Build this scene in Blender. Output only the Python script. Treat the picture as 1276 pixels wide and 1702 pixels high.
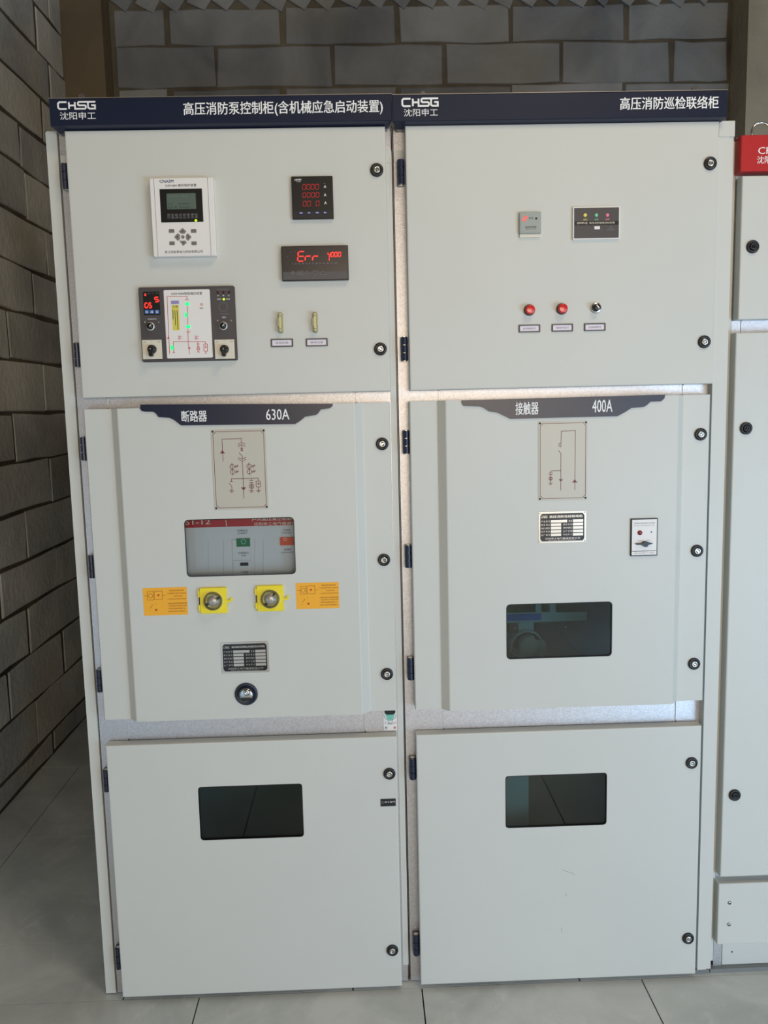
import bpy, bmesh, math, random
from mathutils import Vector, Matrix, noise
for o in list(bpy.data.objects): bpy.data.objects.remove(o)
SC = bpy.context.scene
COL = SC.collection
PI = math.pi
W_, H_ = 1276, 1702

# ---------------------------------------------------------------- camera
cam = bpy.data.cameras.new('camera'); camo = bpy.data.objects.new('camera', cam); COL.objects.link(camo)
YAW, PITCH, ROLL, FPX = 0.0254, -0.1260, -0.0234, 1388.0
fwd = Vector((math.sin(YAW)*math.cos(PITCH), math.cos(YAW)*math.cos(PITCH), math.sin(PITCH)))
r0 = Vector((math.cos(YAW), -math.sin(YAW), 0)); u0 = r0.cross(fwd)
rt = r0*math.cos(ROLL)+u0*math.sin(ROLL); up = u0*math.cos(ROLL)-r0*math.sin(ROLL)
camo.matrix_world = Matrix(((rt.x, up.x, -fwd.x, 0.7095), (rt.y, up.y, -fwd.y, -2.0451), (rt.z, up.z, -fwd.z, 1.5202), (0, 0, 0, 1)))
cam.sensor_fit = 'HORIZONTAL'; cam.sensor_width = 36.0; cam.lens = FPX/W_*36.0
cam.clip_start = 0.05; cam.clip_end = 50
SC.camera = camo

# ---------------------------------------------------------------- world, lights, exposure
wd = bpy.data.worlds.new('world'); SC.world = wd; wd.use_nodes = True
wd.node_tree.nodes['Background'].inputs[0].default_value = (0.75, 0.85, 1.0, 1)
wd.node_tree.nodes['Background'].inputs[1].default_value = 0.3

def area(name, loc, target, sx, sy, power, color):
    l = bpy.data.lights.new(name, 'AREA'); l.shape = 'RECTANGLE'; l.size = sx; l.size_y = sy
    l.energy = power; l.color = color
    o = bpy.data.objects.new(name, l); COL.objects.link(o); o.location = loc
    o.rotation_euler = (Vector(target)-Vector(loc)).to_track_quat('-Z', 'Y').to_euler()
    return o
area('window_daylight', (1.5, -5.3, 1.7), (1.2, 0, 1.6), 2.2, 1.7, 84, (1.0, 0.82, 0.62))
area('doorway_daylight', (3.4, -5.2, 1.1), (1.0, 0, 0.4), 1.5, 2.0, 22, (0.56, 0.76, 1.0))
area('low_fill', (3.45, -2.9, 0.60), (1.2, 0, 0.1), 1.7, 1.1, 62, (0.47, 0.72, 1.0))  # added cool fill inside the room to lift the lower doors
area('side_fill', (-0.50, -2.9, 0.50), (0.1, 0, 0.2), 0.34, 0.9, 5, (0.46, 0.72, 1.0))  # faint fill, added to brighten the left trim, wall and floor
area('ceiling_lamp', (1.7, -1.6, 3.8), (0.9, 0.2, 1.6), 0.8, 0.8, 25, (1.0, 0.78, 0.52))

SC.view_settings.view_transform = 'Standard'
SC.view_settings.look = 'None'
SC.view_settings.gamma = 1
SC.view_settings.use_curve_mapping = False
SC.view_settings.exposure = 0.0

# ---------------------------------------------------------------- materials
def lin(c):
    return tuple(((v/255)/12.92 if v/255 <= 0.04045 else ((v/255+0.055)/1.055)**2.4) for v in c)
def mat(name, rgb, rough=0.5, metal=0.0, emit=0, noise=0, nscale=8, bump=0, bscale=60, spec=0.5, rgb2=None, coat=0, stretch=None, detail=4):
    m = bpy.data.materials.new(name); m.use_nodes = True
    nt = m.node_tree; b = nt.nodes['Principled BSDF']
    c = lin(rgb)
    b.inputs['Base Color'].default_value = (*c, 1); b.inputs['Roughness'].default_value = rough
    b.inputs['Metallic'].default_value = metal; b.inputs['Specular IOR Level'].default_value = spec
    b.inputs['Coat Weight'].default_value = coat
    if emit:
        b.inputs['Emission Color'].default_value = (*c, 1); b.inputs['Emission Strength'].default_value = emit
    if noise or bump:
        tc = nt.nodes.new('ShaderNodeTexCoord'); mp = nt.nodes.new('ShaderNodeMapping')
        oi = nt.nodes.new('ShaderNodeObjectInfo')
        nt.links.new(tc.outputs['Object'], mp.inputs['Vector'])
        vm = nt.nodes.new('ShaderNodeVectorMath'); vm.operation = 'SCALE'
        cb = nt.nodes.new('ShaderNodeCombineXYZ')
        for i in range(3): nt.links.new(oi.outputs['Random'], cb.inputs[i])
        nt.links.new(cb.outputs[0], vm.inputs[0]); vm.inputs['Scale'].default_value = 13.7
        nt.links.new(vm.outputs[0], mp.inputs['Location'])
        if stretch: mp.inputs['Scale'].default_value = stretch
    if noise:
        n = nt.nodes.new('ShaderNodeTexNoise'); n.inputs['Scale'].default_value = nscale; n.inputs['Detail'].default_value = detail
        n.inputs['Roughness'].default_value = 0.6
        nt.links.new(mp.outputs[0], n.inputs['Vector'])
        rp = nt.nodes.new('ShaderNodeValToRGB'); rp.color_ramp.elements[0].position = 0.3; rp.color_ramp.elements[1].position = 0.7
        c2 = lin(rgb2) if rgb2 else tuple(v*(1-noise) for v in c)
        rp.color_ramp.elements[0].color = (*c2, 1); rp.color_ramp.elements[1].color = (*c, 1)
        nt.links.new(n.outputs['Fac'], rp.inputs[0]); nt.links.new(rp.outputs[0], b.inputs['Base Color'])
    if bump:
        n2 = nt.nodes.new('ShaderNodeTexNoise'); n2.inputs['Scale'].default_value = bscale; n2.inputs['Detail'].default_value = 3
        nt.links.new(mp.outputs[0], n2.inputs['Vector'])
        bp = nt.nodes.new('ShaderNodeBump'); bp.inputs['Strength'].default_value = bump; bp.inputs['Distance'].default_value = 0.004
        nt.links.new(n2.outputs['Fac'], bp.inputs['Height']); nt.links.new(bp.outputs[0], b.inputs['Normal'])
    return m
def glass(name, tint, rough=0.03, gl=1.0):
    m = bpy.data.materials.new(name); m.use_nodes = True; nt = m.node_tree
    for n in list(nt.nodes): nt.nodes.remove(n)
    out = nt.nodes.new('ShaderNodeOutputMaterial'); mx = nt.nodes.new('ShaderNodeMixShader')
    tr = nt.nodes.new('ShaderNodeBsdfTransparent'); tr.inputs[0].default_value = (*tint, 1)
    g = nt.nodes.new('ShaderNodeBsdfGlossy'); g.inputs['Roughness'].default_value = rough
    g.inputs[0].default_value = (gl, gl, gl, 1)
    fr = nt.nodes.new('ShaderNodeFresnel'); fr.inputs[0].default_value = 1.5
    nt.links.new(fr.outputs[0], mx.inputs[0]); nt.links.new(tr.outputs[0], mx.inputs[1]); nt.links.new(g.outputs[0], mx.inputs[2])
    nt.links.new(mx.outputs[0], out.inputs[0])
    return m

def paint_mat(name, rgb):
    m = mat(name, rgb, 0.46, bump=0.05, bscale=900, noise=0.04, nscale=2.2)
    return m
M = {}
M['paint'] = paint_mat('cabinet_paint', (206, 208, 203))
M['navy'] = mat('navy_enamel', (22, 31, 54), 0.3, bump=0.05, bscale=800)
M['galv'] = mat('galvanised_steel', (214, 214, 218), 0.42, 0.85, noise=0.2, nscale=220, bump=0.12, bscale=420, detail=2)
M['inner'] = mat('inner_sheet', (120, 124, 124), 0.6)
M['dark'] = mat('dark_plastic', (24, 26, 30), 0.4, bump=0.02)
M['black'] = mat('black_plastic', (12, 13, 15), 0.35)
M['hinge'] = mat('hinge_navy', (30, 38, 62), 0.38)
M['chrome'] = mat('chrome', (225, 225, 225), 0.16, 1.0)
M['lockcore'] = mat('dull_chrome', (190, 190, 186), 0.28, 1.0)
M['white'] = mat('white_plastic', (232, 230, 228), 0.45)
M['whitep'] = mat('white_print', (238, 240, 242), 0.5)
M['greyp'] = mat('grey_print', (120, 122, 124), 0.5)
M['darkp'] = mat('dark_print', (52, 52, 56), 0.5)
M['navyp'] = mat('navy_print', (38, 52, 110), 0.5)
M['maroon'] = mat('maroon_print', (112, 42, 44), 0.5)
M['redline'] = mat('red_print', (198, 56, 74), 0.5)
M['charcoal'] = mat('charcoal_plastic', (72, 68, 70), 0.42, bump=0.03, bscale=500)
M['lcd'] = mat('lcd_panel', (92, 108, 98), 0.25)
M['key'] = mat('key_grey', (124, 120, 116), 0.5)
M['keyprint'] = mat('key_print', (70, 66, 64), 0.5)
M['ledred'] = mat('led_red', (255, 46, 40), 0.4, emit=1.35)
M['ledreddim'] = mat('led_red_dim', (168, 20, 22), 0.4, emit=0.55)
M['ledgreen'] = mat('led_green', (20, 245, 130), 0.4, emit=0.9)
M['ledlime'] = mat('led_lime', (180, 245, 40), 0.4, emit=1.0)
M['redoff'] = mat('led_off_red', (72, 18, 24), 0.25)
M['bluebtn'] = mat('blue_button', (34, 90, 170), 0.4)
M['violbtn'] = mat('violet_button', (40, 46, 120), 0.4)
M['metergrey'] = mat('meter_grey', (78, 76, 80), 0.4)
M['meterdk'] = mat('meter_window', (62, 54, 52), 0.2)
M['redlens'] = mat('red_lens', (206, 34, 34), 0.22, coat=0.5, emit=0.05)
M['redpaint'] = mat('red_enamel', (186, 34, 38), 0.38, noise=0.06, nscale=5)
M['banner'] = mat('red_banner', (176, 28, 40), 0.4)
M['yellow'] = mat('yellow_plastic', (246, 226, 40), 0.42, noise=0.06, nscale=20)
M['sticker'] = mat('orange_sticker', (246, 176, 40), 0.5)
M['stickerp'] = mat('sticker_print', (140, 92, 36), 0.5)
M['stickerr'] = mat('sticker_red', (190, 74, 30), 0.5)
M['ysticker'] = mat('yellow_sticker', (218, 206, 84), 0.5)
M['lav'] = mat('lavender_print', (150, 140, 190), 0.5)
M['satin'] = mat('satin_ring', (226, 226, 224), 0.3, 0.3)
M['steel'] = mat('satin_plate', (214, 206, 198), 0.3, 0.9)
M['plate'] = mat('printed_plate', (190, 187, 176), 0.4, 0.05)
M['nameblk'] = mat('nameplate_black', (22, 20, 22), 0.35)
M['namesilver'] = mat('nameplate_silver', (206, 200, 190), 0.28, 0.85)
M['olive'] = mat('translucent_olive', (170, 168, 132), 0.4)
M['brass'] = mat('pale_brass', (196, 190, 142), 0.4, 0.2)
M['ring'] = mat('pale_yellow_ring', (232, 224, 150), 0.4)
M['pewter'] = mat('pewter', (176, 172, 176), 0.35, 0.4)
M['breaker'] = mat('breaker_grey', (214, 219, 224), 0.4, noise=0.05, nscale=5)
M['green'] = mat('green_flag', (16, 112, 70), 0.4)
M['orange'] = mat('orange_button', (222, 82, 44), 0.4)
M['teal'] = mat('teal_print', (120, 196, 178), 0.5)
M['contactor'] = mat('contactor_grey', (196, 204, 214), 0.5)
M['blueplate'] = mat('blue_plate', (30, 110, 220), 0.4)
M['devgrey'] = mat('sensor_grey', (156, 164, 160), 0.4)
M['cream'] = mat('cream_plastic', (222, 216, 200), 0.45)
M['ledyel'] = mat('lamp_yellow', (226, 206, 100), 0.3, emit=0.15)
M['ledmint'] = mat('lamp_mint', (120, 196, 150), 0.3, emit=0.1)
M['ledpink'] = mat('lamp_pink', (230, 130, 150), 0.3, emit=0.1)
M['tint'] = glass('tinted_glass', (0.52, 0.65, 0.655), 0.02)
M['clearglass'] = glass('clear_glass', (0.95, 0.975, 0.985), 0.02)
M['dome'] = glass('clear_dome', (0.98, 0.975, 0.90), 0.10, 0.7)
M['scuff'] = mat('scuff_mark', (150, 152, 154), 0.6)

# masonry
def block_mat(name, a, b_, stain):
    m = bpy.data.materials.new(name); m.use_nodes = True; nt = m.node_tree; b = nt.nodes['Principled BSDF']
    b.inputs['Roughness'].default_value = 0.9; b.inputs['Specular IOR Level'].default_value = 0.15
    g = nt.nodes.new('ShaderNodeNewGeometry'); oi = nt.nodes.new('ShaderNodeObjectInfo')
    n = nt.nodes.new('ShaderNodeTexNoise'); n.inputs['Scale'].default_value = 3.0; n.inputs['Detail'].default_value = 6
    n.inputs['Distortion'].default_value = 0.6
    nt.links.new(g.outputs['Position'], n.inputs['Vector'])
    ad = nt.nodes.new('ShaderNodeMath'); ad.operation = 'MULTIPLY_ADD'; ad.inputs[1].default_value = 0.5
    nt.links.new(oi.outputs['Random'], ad.inputs[0]); nt.links.new(n.outputs['Fac'], ad.inputs[2])
    rp = nt.nodes.new('ShaderNodeValToRGB'); rp.color_ramp.elements[0].position = 0.40; rp.color_ramp.elements[1].position = 1.05
    rp.color_ramp.elements[0].color = (*lin(a), 1); rp.color_ramp.elements[1].color = (*lin(b_), 1)
    nt.links.new(ad.outputs[0], rp.inputs[0])
    n3 = nt.nodes.new('ShaderNodeTexNoise'); n3.inputs['Scale'].default_value = 1.7; n3.inputs['Detail'].default_value = 5
    nt.links.new(g.outputs['Position'], n3.inputs['Vector'])
    r3 = nt.nodes.new('ShaderNodeValToRGB'); r3.color_ramp.elements[0].position = 0.52; r3.color_ramp.elements[1].position = 0.7
    nt.links.new(n3.outputs['Fac'], r3.inputs[0])
    mx = nt.nodes.new('ShaderNodeMixRGB'); mx.inputs[2].default_value = (*lin(stain), 1)
    ml = nt.nodes.new('ShaderNodeMath'); ml.operation = 'MULTIPLY'; ml.inputs[1].default_value = 0.45
    nt.links.new(r3.outputs[0], ml.inputs[0]); nt.links.new(ml.outputs[0], mx.inputs[0]); nt.links.new(rp.outputs[0], mx.inputs[1])
    nt.links.new(mx.outputs[0], b.inputs['Base Color'])
    n2 = nt.nodes.new('ShaderNodeTexNoise'); n2.inputs['Scale'].default_value = 35; n2.inputs['Detail'].default_value = 5
    nt.links.new(g.outputs['Position'], n2.inputs['Vector'])
    bp = nt.nodes.new('ShaderNodeBump'); bp.inputs['Strength'].default_value = 0.5; bp.inputs['Distance'].default_value = 0.01
    nt.links.new(n2.outputs['Fac'], bp.inputs['Height']); nt.links.new(bp.outputs[0], b.inputs['Normal'])
    return m
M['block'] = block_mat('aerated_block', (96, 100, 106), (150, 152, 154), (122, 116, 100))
M['brightened'] = block_mat('brightened_block', (146, 148, 150), (204, 204, 200), (168, 156, 130))  # same block for the left wall: browner stain, base lightened in place of light
M['mortar'] = block_mat('rough_mortar', (62, 58, 52), (128, 120, 104), (48, 44, 38))
M['column'] = block_mat('raw_concrete', (84, 76, 62), (112, 102, 84), (80, 62, 48))
M['column2'] = block_mat('dark_concrete', (156, 150, 136), (184, 176, 158), (128, 122, 110))
M['ceil'] = block_mat('ceiling_concrete', (120, 118, 112), (140, 138, 132), (110, 104, 96))
M['plaster'] = mat('plaster', (190, 184, 172), 0.9)

def tile_mat():
    m = bpy.data.materials.new('floor_tile'); m.use_nodes = True; nt = m.node_tree; b = nt.nodes['Principled BSDF']
    b.inputs['Roughness'].default_value = 0.36; b.inputs['Specular IOR Level'].default_value = 0.4
    g = nt.nodes.new('ShaderNodeNewGeometry'); oi = nt.nodes.new('ShaderNodeObjectInfo')
    n = nt.nodes.new('ShaderNodeTexNoise'); n.inputs['Scale'].default_value = 2.4; n.inputs['Detail'].default_value = 8; n.inputs['Roughness'].default_value = 0.62
    n.inputs['Distortion'].default_value = 0.9
    nt.links.new(g.outputs['Position'], n.inputs['Vector'])
    rp = nt.nodes.new('ShaderNodeValToRGB'); rp.color_ramp.elements[0].position = 0.36; rp.color_ramp.elements[1].position = 0.64
    rp.color_ramp.elements[0].color = (*lin((178, 182, 180)), 1); rp.color_ramp.elements[1].color = (*lin((208, 211, 208)), 1)
    nt.links.new(n.outputs['Fac'], rp.inputs[0])
    # dust marks
    v = nt.nodes.new('ShaderNodeTexNoise'); v.inputs['Scale'].default_value = 6.5; v.inputs['Detail'].default_value = 7; v.inputs['Roughness'].default_value = 0.7
    v.inputs['Distortion'].default_value = 2.5
    nt.links.new(g.outputs['Position'], v.inputs['Vector'])
    r2 = nt.nodes.new('ShaderNodeValToRGB'); r2.color_ramp.elements[0].position = 0.56; r2.color_ramp.elements[1].position = 0.72
    nt.links.new(v.outputs['Fac'], r2.inputs[0])
    mx = nt.nodes.new('ShaderNodeMixRGB'); mx.inputs[2].default_value = (*lin((222, 224, 222)), 1)
    ml = nt.nodes.new('ShaderNodeMath'); ml.operation = 'MULTIPLY'; ml.inputs[1].default_value = 0.5
    nt.links.new(r2.outputs[0], ml.inputs[0]); nt.links.new(ml.outputs[0], mx.inputs[0]); nt.links.new(rp.outputs[0], mx.inputs[1])
    nt.links.new(mx.outputs[0], b.inputs['Base Color'])
    return m
M['tile'] = tile_mat()
M['joint'] = mat('tile_joint', (40, 40, 38), 0.9)

# ---------------------------------------------------------------- helpers
def link(name, bm, m, parent=None, label=None):
    me = bpy.data.meshes.new(name)
    bmesh.ops.recalc_face_normals(bm, faces=bm.faces[:])
    bm.to_mesh(me); bm.free()
    if m: me.materials.append(M[m])
    o = bpy.data.objects.new(name, me); COL.objects.link(o)
    if parent: o.parent = parent
    if label: o['label'] = label
    return o
def thing(name, label, cat, loc, group=None):
    o = bpy.data.objects.new(name, None); COL.objects.link(o); o.location = loc; o.empty_display_size = 0.1
    o['label'] = label; o['category'] = cat
    if group: o['group'] = group
    return o
def P0(parent):
    """world offset of the parents: all parts are written in room coordinates"""
    v = Vector((0, 0, 0))
    while parent is not None:
        v += Vector(parent.location); parent = parent.parent
    return v
def put(name, bm, m, parent=None, label=None):
    """room coordinates -> part with its own origin at its centre"""
    c = Vector((0, 0, 0))
    lo = Vector((min(v.co[i] for v in bm.verts) for i in range(3))); hi = Vector((max(v.co[i] for v in bm.verts) for i in range(3)))
    c = (lo+hi)/2
    bmesh.ops.translate(bm, verts=bm.verts[:], vec=-c)
    o = link(name, bm, m, parent, label)
    o.location = c-P0(parent)
    return o
def rrect(r, rad=0, n=5):
    x0, x1, z0, z1 = r
    if rad <= 0: return [(x0, z0), (x1, z0), (x1, z1), (x0, z1)]
    pts = []
    for cx, cz, a in ((x1-rad, z0+rad, -90), (x1-rad, z1-rad, 0), (x0+rad, z1-rad, 90), (x0+rad, z0+rad, 180)):
        for k in range(n+1):
            t = math.radians(a+90*k/n); pts.append((cx+rad*math.cos(t), cz+rad*math.sin(t)))
    return pts
def bridge(bm, A, B):
    n = len(A)
    for i in range(n): bm.faces.new((A[i], A[(i+1) % n], B[(i+1) % n], B[i]))
def fill(bm, loops):
    """face between an outer and an inner rectangle, either of them with rounded corners"""
    def corners(L):
        if len(L) == 4: return [[L[1]], [L[2]], [L[3]], [L[0]]]
        n = len(L)//4; return [L[i*n:(i+1)*n] for i in range(4)]
    A, B = corners(loops[0]), corners(loops[1])
    for c in range(4):
        a, b = A[c], B[c]
        for i in range(max(len(a), len(b))-1):
            q = [a[min(i, len(a)-1)], a[min(i+1, len(a)-1)], b[min(i+1, len(b)-1)], b[min(i, len(b)-1)]]
            bm.faces.new(list(dict.fromkeys(q)))
        d = (c+1) % 4
        bm.faces.new((a[-1], A[d][0], B[d][0], b[-1]))
def inset(pts, d):
    """shrink a convex-ish loop about its centre box"""
    xs = [p[0] for p in pts]; zs = [p[1] for p in pts]
    cx, cz = (min(xs)+max(xs))/2, (min(zs)+max(zs))/2; hx, hz = (max(xs)-min(xs))/2, (max(zs)-min(zs))/2
    kx, kz = max(0.01, (hx-d)/hx), max(0.01, (hz-d)/hz)
    return [(cx+(x-cx)*kx, cz+(z-cz)*kz) for x, z in pts]
def prism(bm, pts, yb, yf, bev=0.0, holes=(), back=True):
    """slab facing -y: outline pts (x,z), from back depth yb to front depth yf (yf < yb)"""
    L0 = [bm.verts.new((x, yb, z)) for x, z in pts]
    L1 = [bm.verts.new((x, yf+bev, z)) for x, z in pts]
    bridge(bm, L0, L1); top = L1
    if bev:
        L2 = [bm.verts.new((x, yf, z)) for x, z in inset(pts, bev)]
        bridge(bm, L1, L2); top = L2
    hf = []; hb = []
    for h in holes:
        a = [bm.verts.new((x, yf, z)) for x, z in h]; b = [bm.verts.new((x, yb, z)) for x, z in h]
        bridge(bm, a, b); hf.append(a); hb.append(b)
    if holes:
        fill(bm, [top]+hf)
        if back: fill(bm, [L0]+hb)
    else:
        bm.faces.new(top)
        if back: bm.faces.new(L0[::-1])
def slab(name, r, yb, yf, m, parent=None, rad=0, bev=0.0, holes=(), label=None):
    bm = bmesh.new(); prism(bm, rrect(r, rad), yb, yf, bev, holes); return put(name, bm, m, parent, label)
def bx(bm, x0, x1, y0, y1, z0, z1):
    v = [bm.verts.new(p) for p in ((x0, y0, z0), (x1, y0, z0), (x1, y1, z0), (x0, y1, z0), (x0, y0, z1), (x1, y0, z1), (x1, y1, z1), (x0, y1, z1))]
    for f in ((0, 1, 5, 4), (1, 2, 6, 5), (2, 3, 7, 6), (3, 0, 4, 7), (4, 5, 6, 7), (3, 2, 1, 0)): bm.faces.new([v[i] for i in f])
def box(name, x0, x1, y0, y1, z0, z1, m, parent=None, label=None):
    bm = bmesh.new(); bx(bm, x0, x1, y0, y1, z0, z1); return put(name, bm, m, parent, label)
def lathe_bm(bm, c, prof, n=24, squash=1.0):
    """profile [(radius, y)] turned about the axis along y through c=(x,z)"""
    L = []
    for r, y in prof:
        if r <= 1e-6: L.append([bm.verts.new((c[0], y, c[1]))])
        else: L.append([bm.verts.new((c[0]+r*math.cos(2*PI*k/n), y, c[1]+squash*r*math.sin(2*PI*k/n))) for k in range(n)])
    for A, B in zip(L, L[1:]):
        if len(A) == 1 and len(B) == 1: continue
        for i in range(n):
            j = (i+1) % n
            if len(A) == 1: bm.faces.new((A[0], B[i], B[j]))
            elif len(B) == 1: bm.faces.new((A[i], A[j], B[0]))
            else: bm.faces.new((A[i], A[j], B[j], B[i]))
def lathe(name, c, prof, m, parent=None, n=24, smooth=True, label=None):
    bm = bmesh.new(); lathe_bm(bm, c, prof, n)
    for f in bm.faces: f.smooth = smooth
    for e in bm.edges:
        if len(e.link_faces) == 2 and e.calc_face_angle(0) > 0.6: e.smooth = False
    o = put(name, bm, m, parent, label)
    return o
def disc(name, c, r, yb, yf, m, parent=None, n=20, bev=0.0006, label=None):
    return lathe(name, c, [(0, yb), (r, yb), (r, yf+bev), (r-bev, yf), (0, yf)], m, parent, n, False, label)
def text(name, body, r, y, m, parent, off=0.0, slant=0.0, keep=False, lab=None, bold=0.0):
    cu = bpy.data.curves.new('t', 'FONT'); cu.body = body; cu.resolution_u = 2; cu.shear = slant
    o = bpy.data.objects.new('t', cu); COL.objects.link(o)
    bold = bold or off*0.03
    me = bpy.data.meshes.new_from_object(o.evaluated_get(bpy.context.evaluated_depsgraph_get()))
    bpy.data.objects.remove(o); bpy.data.curves.remove(cu)
    xs = [v.co.x for v in me.vertices]; ys = [v.co.y for v in me.vertices]
    if not xs: return None
    x0, x1, z0, z1 = r; a0, a1, b0, b1 = min(xs), max(xs), min(ys), max(ys)
    kx = (x1-x0)/(a1-a0); kz = (z1-z0)/(b1-b0)
    if keep: kx = min(kx, kz)
    cx, cz = (x0+x1)/2, (z0+z1)/2
    for v in me.vertices:
        v.co = ((v.co.x-(a0+a1)/2)*kx, 0, (v.co.y-(b0+b1)/2)*kz)
    if bold:    # second pass of the print, a hair to the side
        bm = bmesh.new(); bm.from_mesh(me); g = bm.verts[:]+bm.edges[:]+bm.faces[:]
        d = bmesh.ops.duplicate(bm, geom=g)['geom']
        bmesh.ops.translate(bm, verts=[v for v in d if isinstance(v, bmesh.types.BMVert)], vec=(bold, -.00008, bold*.5)); bm.to_mesh(me); bm.free()
    me.materials.clear(); me.materials.append(M[m]); me.name = name
    o = bpy.data.objects.new(name, me); COL.objects.link(o)
    if parent: o.parent = parent
    o.location = Vector((cx, y, cz))-P0(parent)
    if lab: o['label'] = lab
    return o
def stroke_bm(bm, pts, w, y, t=0.0003):
    """flat printed line of width w along pts with mitred bends, a hair proud of the plate at depth y"""
    P = []
    for p in pts:
        if not P or (Vector(p)-P[-1]).length > 1e-5: P.append(Vector(p))
    if len(P) < 2: return
    closed = len(P) > 3 and (P[0]-P[-1]).length < 1e-4
    if closed: P.pop()
    n = len(P); lo, hi = [], []
    for i in range(n):
        a = P[i-1] if (i > 0 or closed) else None; b = P[(i+1) % n] if (i < n-1 or closed) else None
        d0 = (P[i]-a).normalized() if a is not None else None; d1 = (b-P[i]).normalized() if b is not None else None
        if d0 is None: d0 = d1
        if d1 is None: d1 = d0
        t_ = d0+d1
        if t_.length < 1e-3: t_ = d1
        t_.normalize(); nn = Vector((-t_.y, t_.x)); k = w/2/max(.35, abs(nn.dot(Vector((-d1.y, d1.x)))))
        lo.append(P[i]+nn*k); hi.append(P[i]-nn*k)
    V = [[bm.verts.new((q.x, yy, q.y)) for q in L] for L, yy in ((lo, y), (lo, y-t), (hi, y-t), (hi, y))]
    m_ = n if closed else n-1
    for i in range(m_):
        j = (i+1) % n
        for a, b in ((0, 1), (1, 2), (2, 3)): bm.faces.new((V[a][i], V[a][j], V[b][j], V[b][i]))
    if not closed:
        for i in (0, n-1): bm.faces.new([V[q][i] for q in range(4)])
def strokes(name, lines, w, y, m, parent, label=None):
    bm = bmesh.new()
    for i, L in enumerate(lines): stroke_bm(bm, L, w, y, 0.00028+0.00004*(i % 6))
    return put(name, bm, m, parent, label)
def circ(c, r, n=12):
    return [(c[0]+r*math.cos(2*PI*k/n), c[1]+r*math.sin(2*PI*k/n)) for k in range(n+1)]
SEG = {'0': 'abcdef', '1': 'bc', '2': 'abged', '3': 'abgcd', '4': 'fgbc', '5': 'afgcd', '6': 'afgedc', 'E': 'afged', 'r': 'eg', 'G': 'afedc', 'S': 'afgcd'}
def digits(name, s, r, y, m, parent, w, slant=0.12):
    """seven-segment figures filling the box r; one mesh per figure"""
    x0, x1, z0, z1 = r; n = len(s); p = (x1-x0)/n; g = p*0.70; h = z1-z0
    for k, ch in enumerate(s):
        if ch == ' ': continue
        bx0 = x0+k*p; K = {'a': (0, 1, 1, 1), 'b': (1, 1, 1, .5), 'c': (1, .5, 1, 0), 'd': (0, 0, 1, 0), 'e': (0, .5, 0, 0), 'f': (0, 1, 0, .5), 'g': (0, .5, 1, .5)}
        bm = bmesh.new()
        for q in SEG[ch]:
            ax, az, cx, cz = K[q]
            P = [(bx0+ax*g+az*h*slant, z0+az*h), (bx0+cx*g+cz*h*slant, z0+cz*h)]
            d = Vector(P[1])-Vector(P[0]); d = d*0.12
            P = [(P[0][0]+d.x, P[0][1]+d.y), (P[1][0]-d.x, P[1][1]-d.y)]
            stroke_bm(bm, P, w, y)
        put(name, bm, m, parent)
PF, PR, DF = -0.035, -0.055, -0.037

# ================================================================ THE SETTING
def structure(o):
    o['kind'] = 'structure'; return o
rnd = random.Random(5)
# floor: joint bed and the tiles
floor = structure(box('floor', -0.86, 4.4, -5.6, 2.60, -0.06, -0.006, 'joint'))
def tile(x0, x1, y0, y1, mesh=None):
    g = 0.0010
    bm = bmesh.new(); a, b, c, d = x0+g*1.8, x1-g*1.8, y0+g, y1-g; e = 0.0002
    lo = [bm.verts.new(p) for p in ((a, c, -0.006), (b, c, -0.006), (b, d, -0.006), (a, d, -0.006))]
    mi = [bm.verts.new(p) for p in ((a, c, -e), (b, c, -e), (b, d, -e), (a, d, -e))]
    hi = [bm.verts.new(p) for p in ((a+e, c+e, 0), (b-e, c+e, 0), (b-e, d-e, 0), (a+e, d-e, 0))]
    bridge(bm, lo, mi); bridge(bm, mi, hi); bm.faces.new(hi)
    put('tile', bm, 'tile', floor)
ys = [-0.024-0.6*k for k in range(10)][::-1]
ys = [max(v, -5.58) for v in ys if v > -5.9]
xs = [-0.715]+[-0.333+0.582*k for k in range(9)]
for j in range(len(ys)-1):
    for i in range(len(xs)-1):
        tile(xs[i], xs[i+1], ys[j], ys[j+1])
xb = [-0.715, -0.55, 0.05, 0.65, 1.25, 1.85, 2.45, 3.05, 3.65, 4.25]
yb_ = [-0.024, 0.224, 0.838, 1.45, 2.06, 2.52]
for j in range(len(yb_)-1):
    for i in range(len(xb)-1):
        if yb_[j] > 1.4 and i == 0:
            tile(xb[0], xb[2], yb_[j], yb_[j+1])
        elif yb_[j] > 1.4 and i == 1: continue
        else: tile(xb[i], xb[i+1], yb_[j], yb_[j+1])

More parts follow.
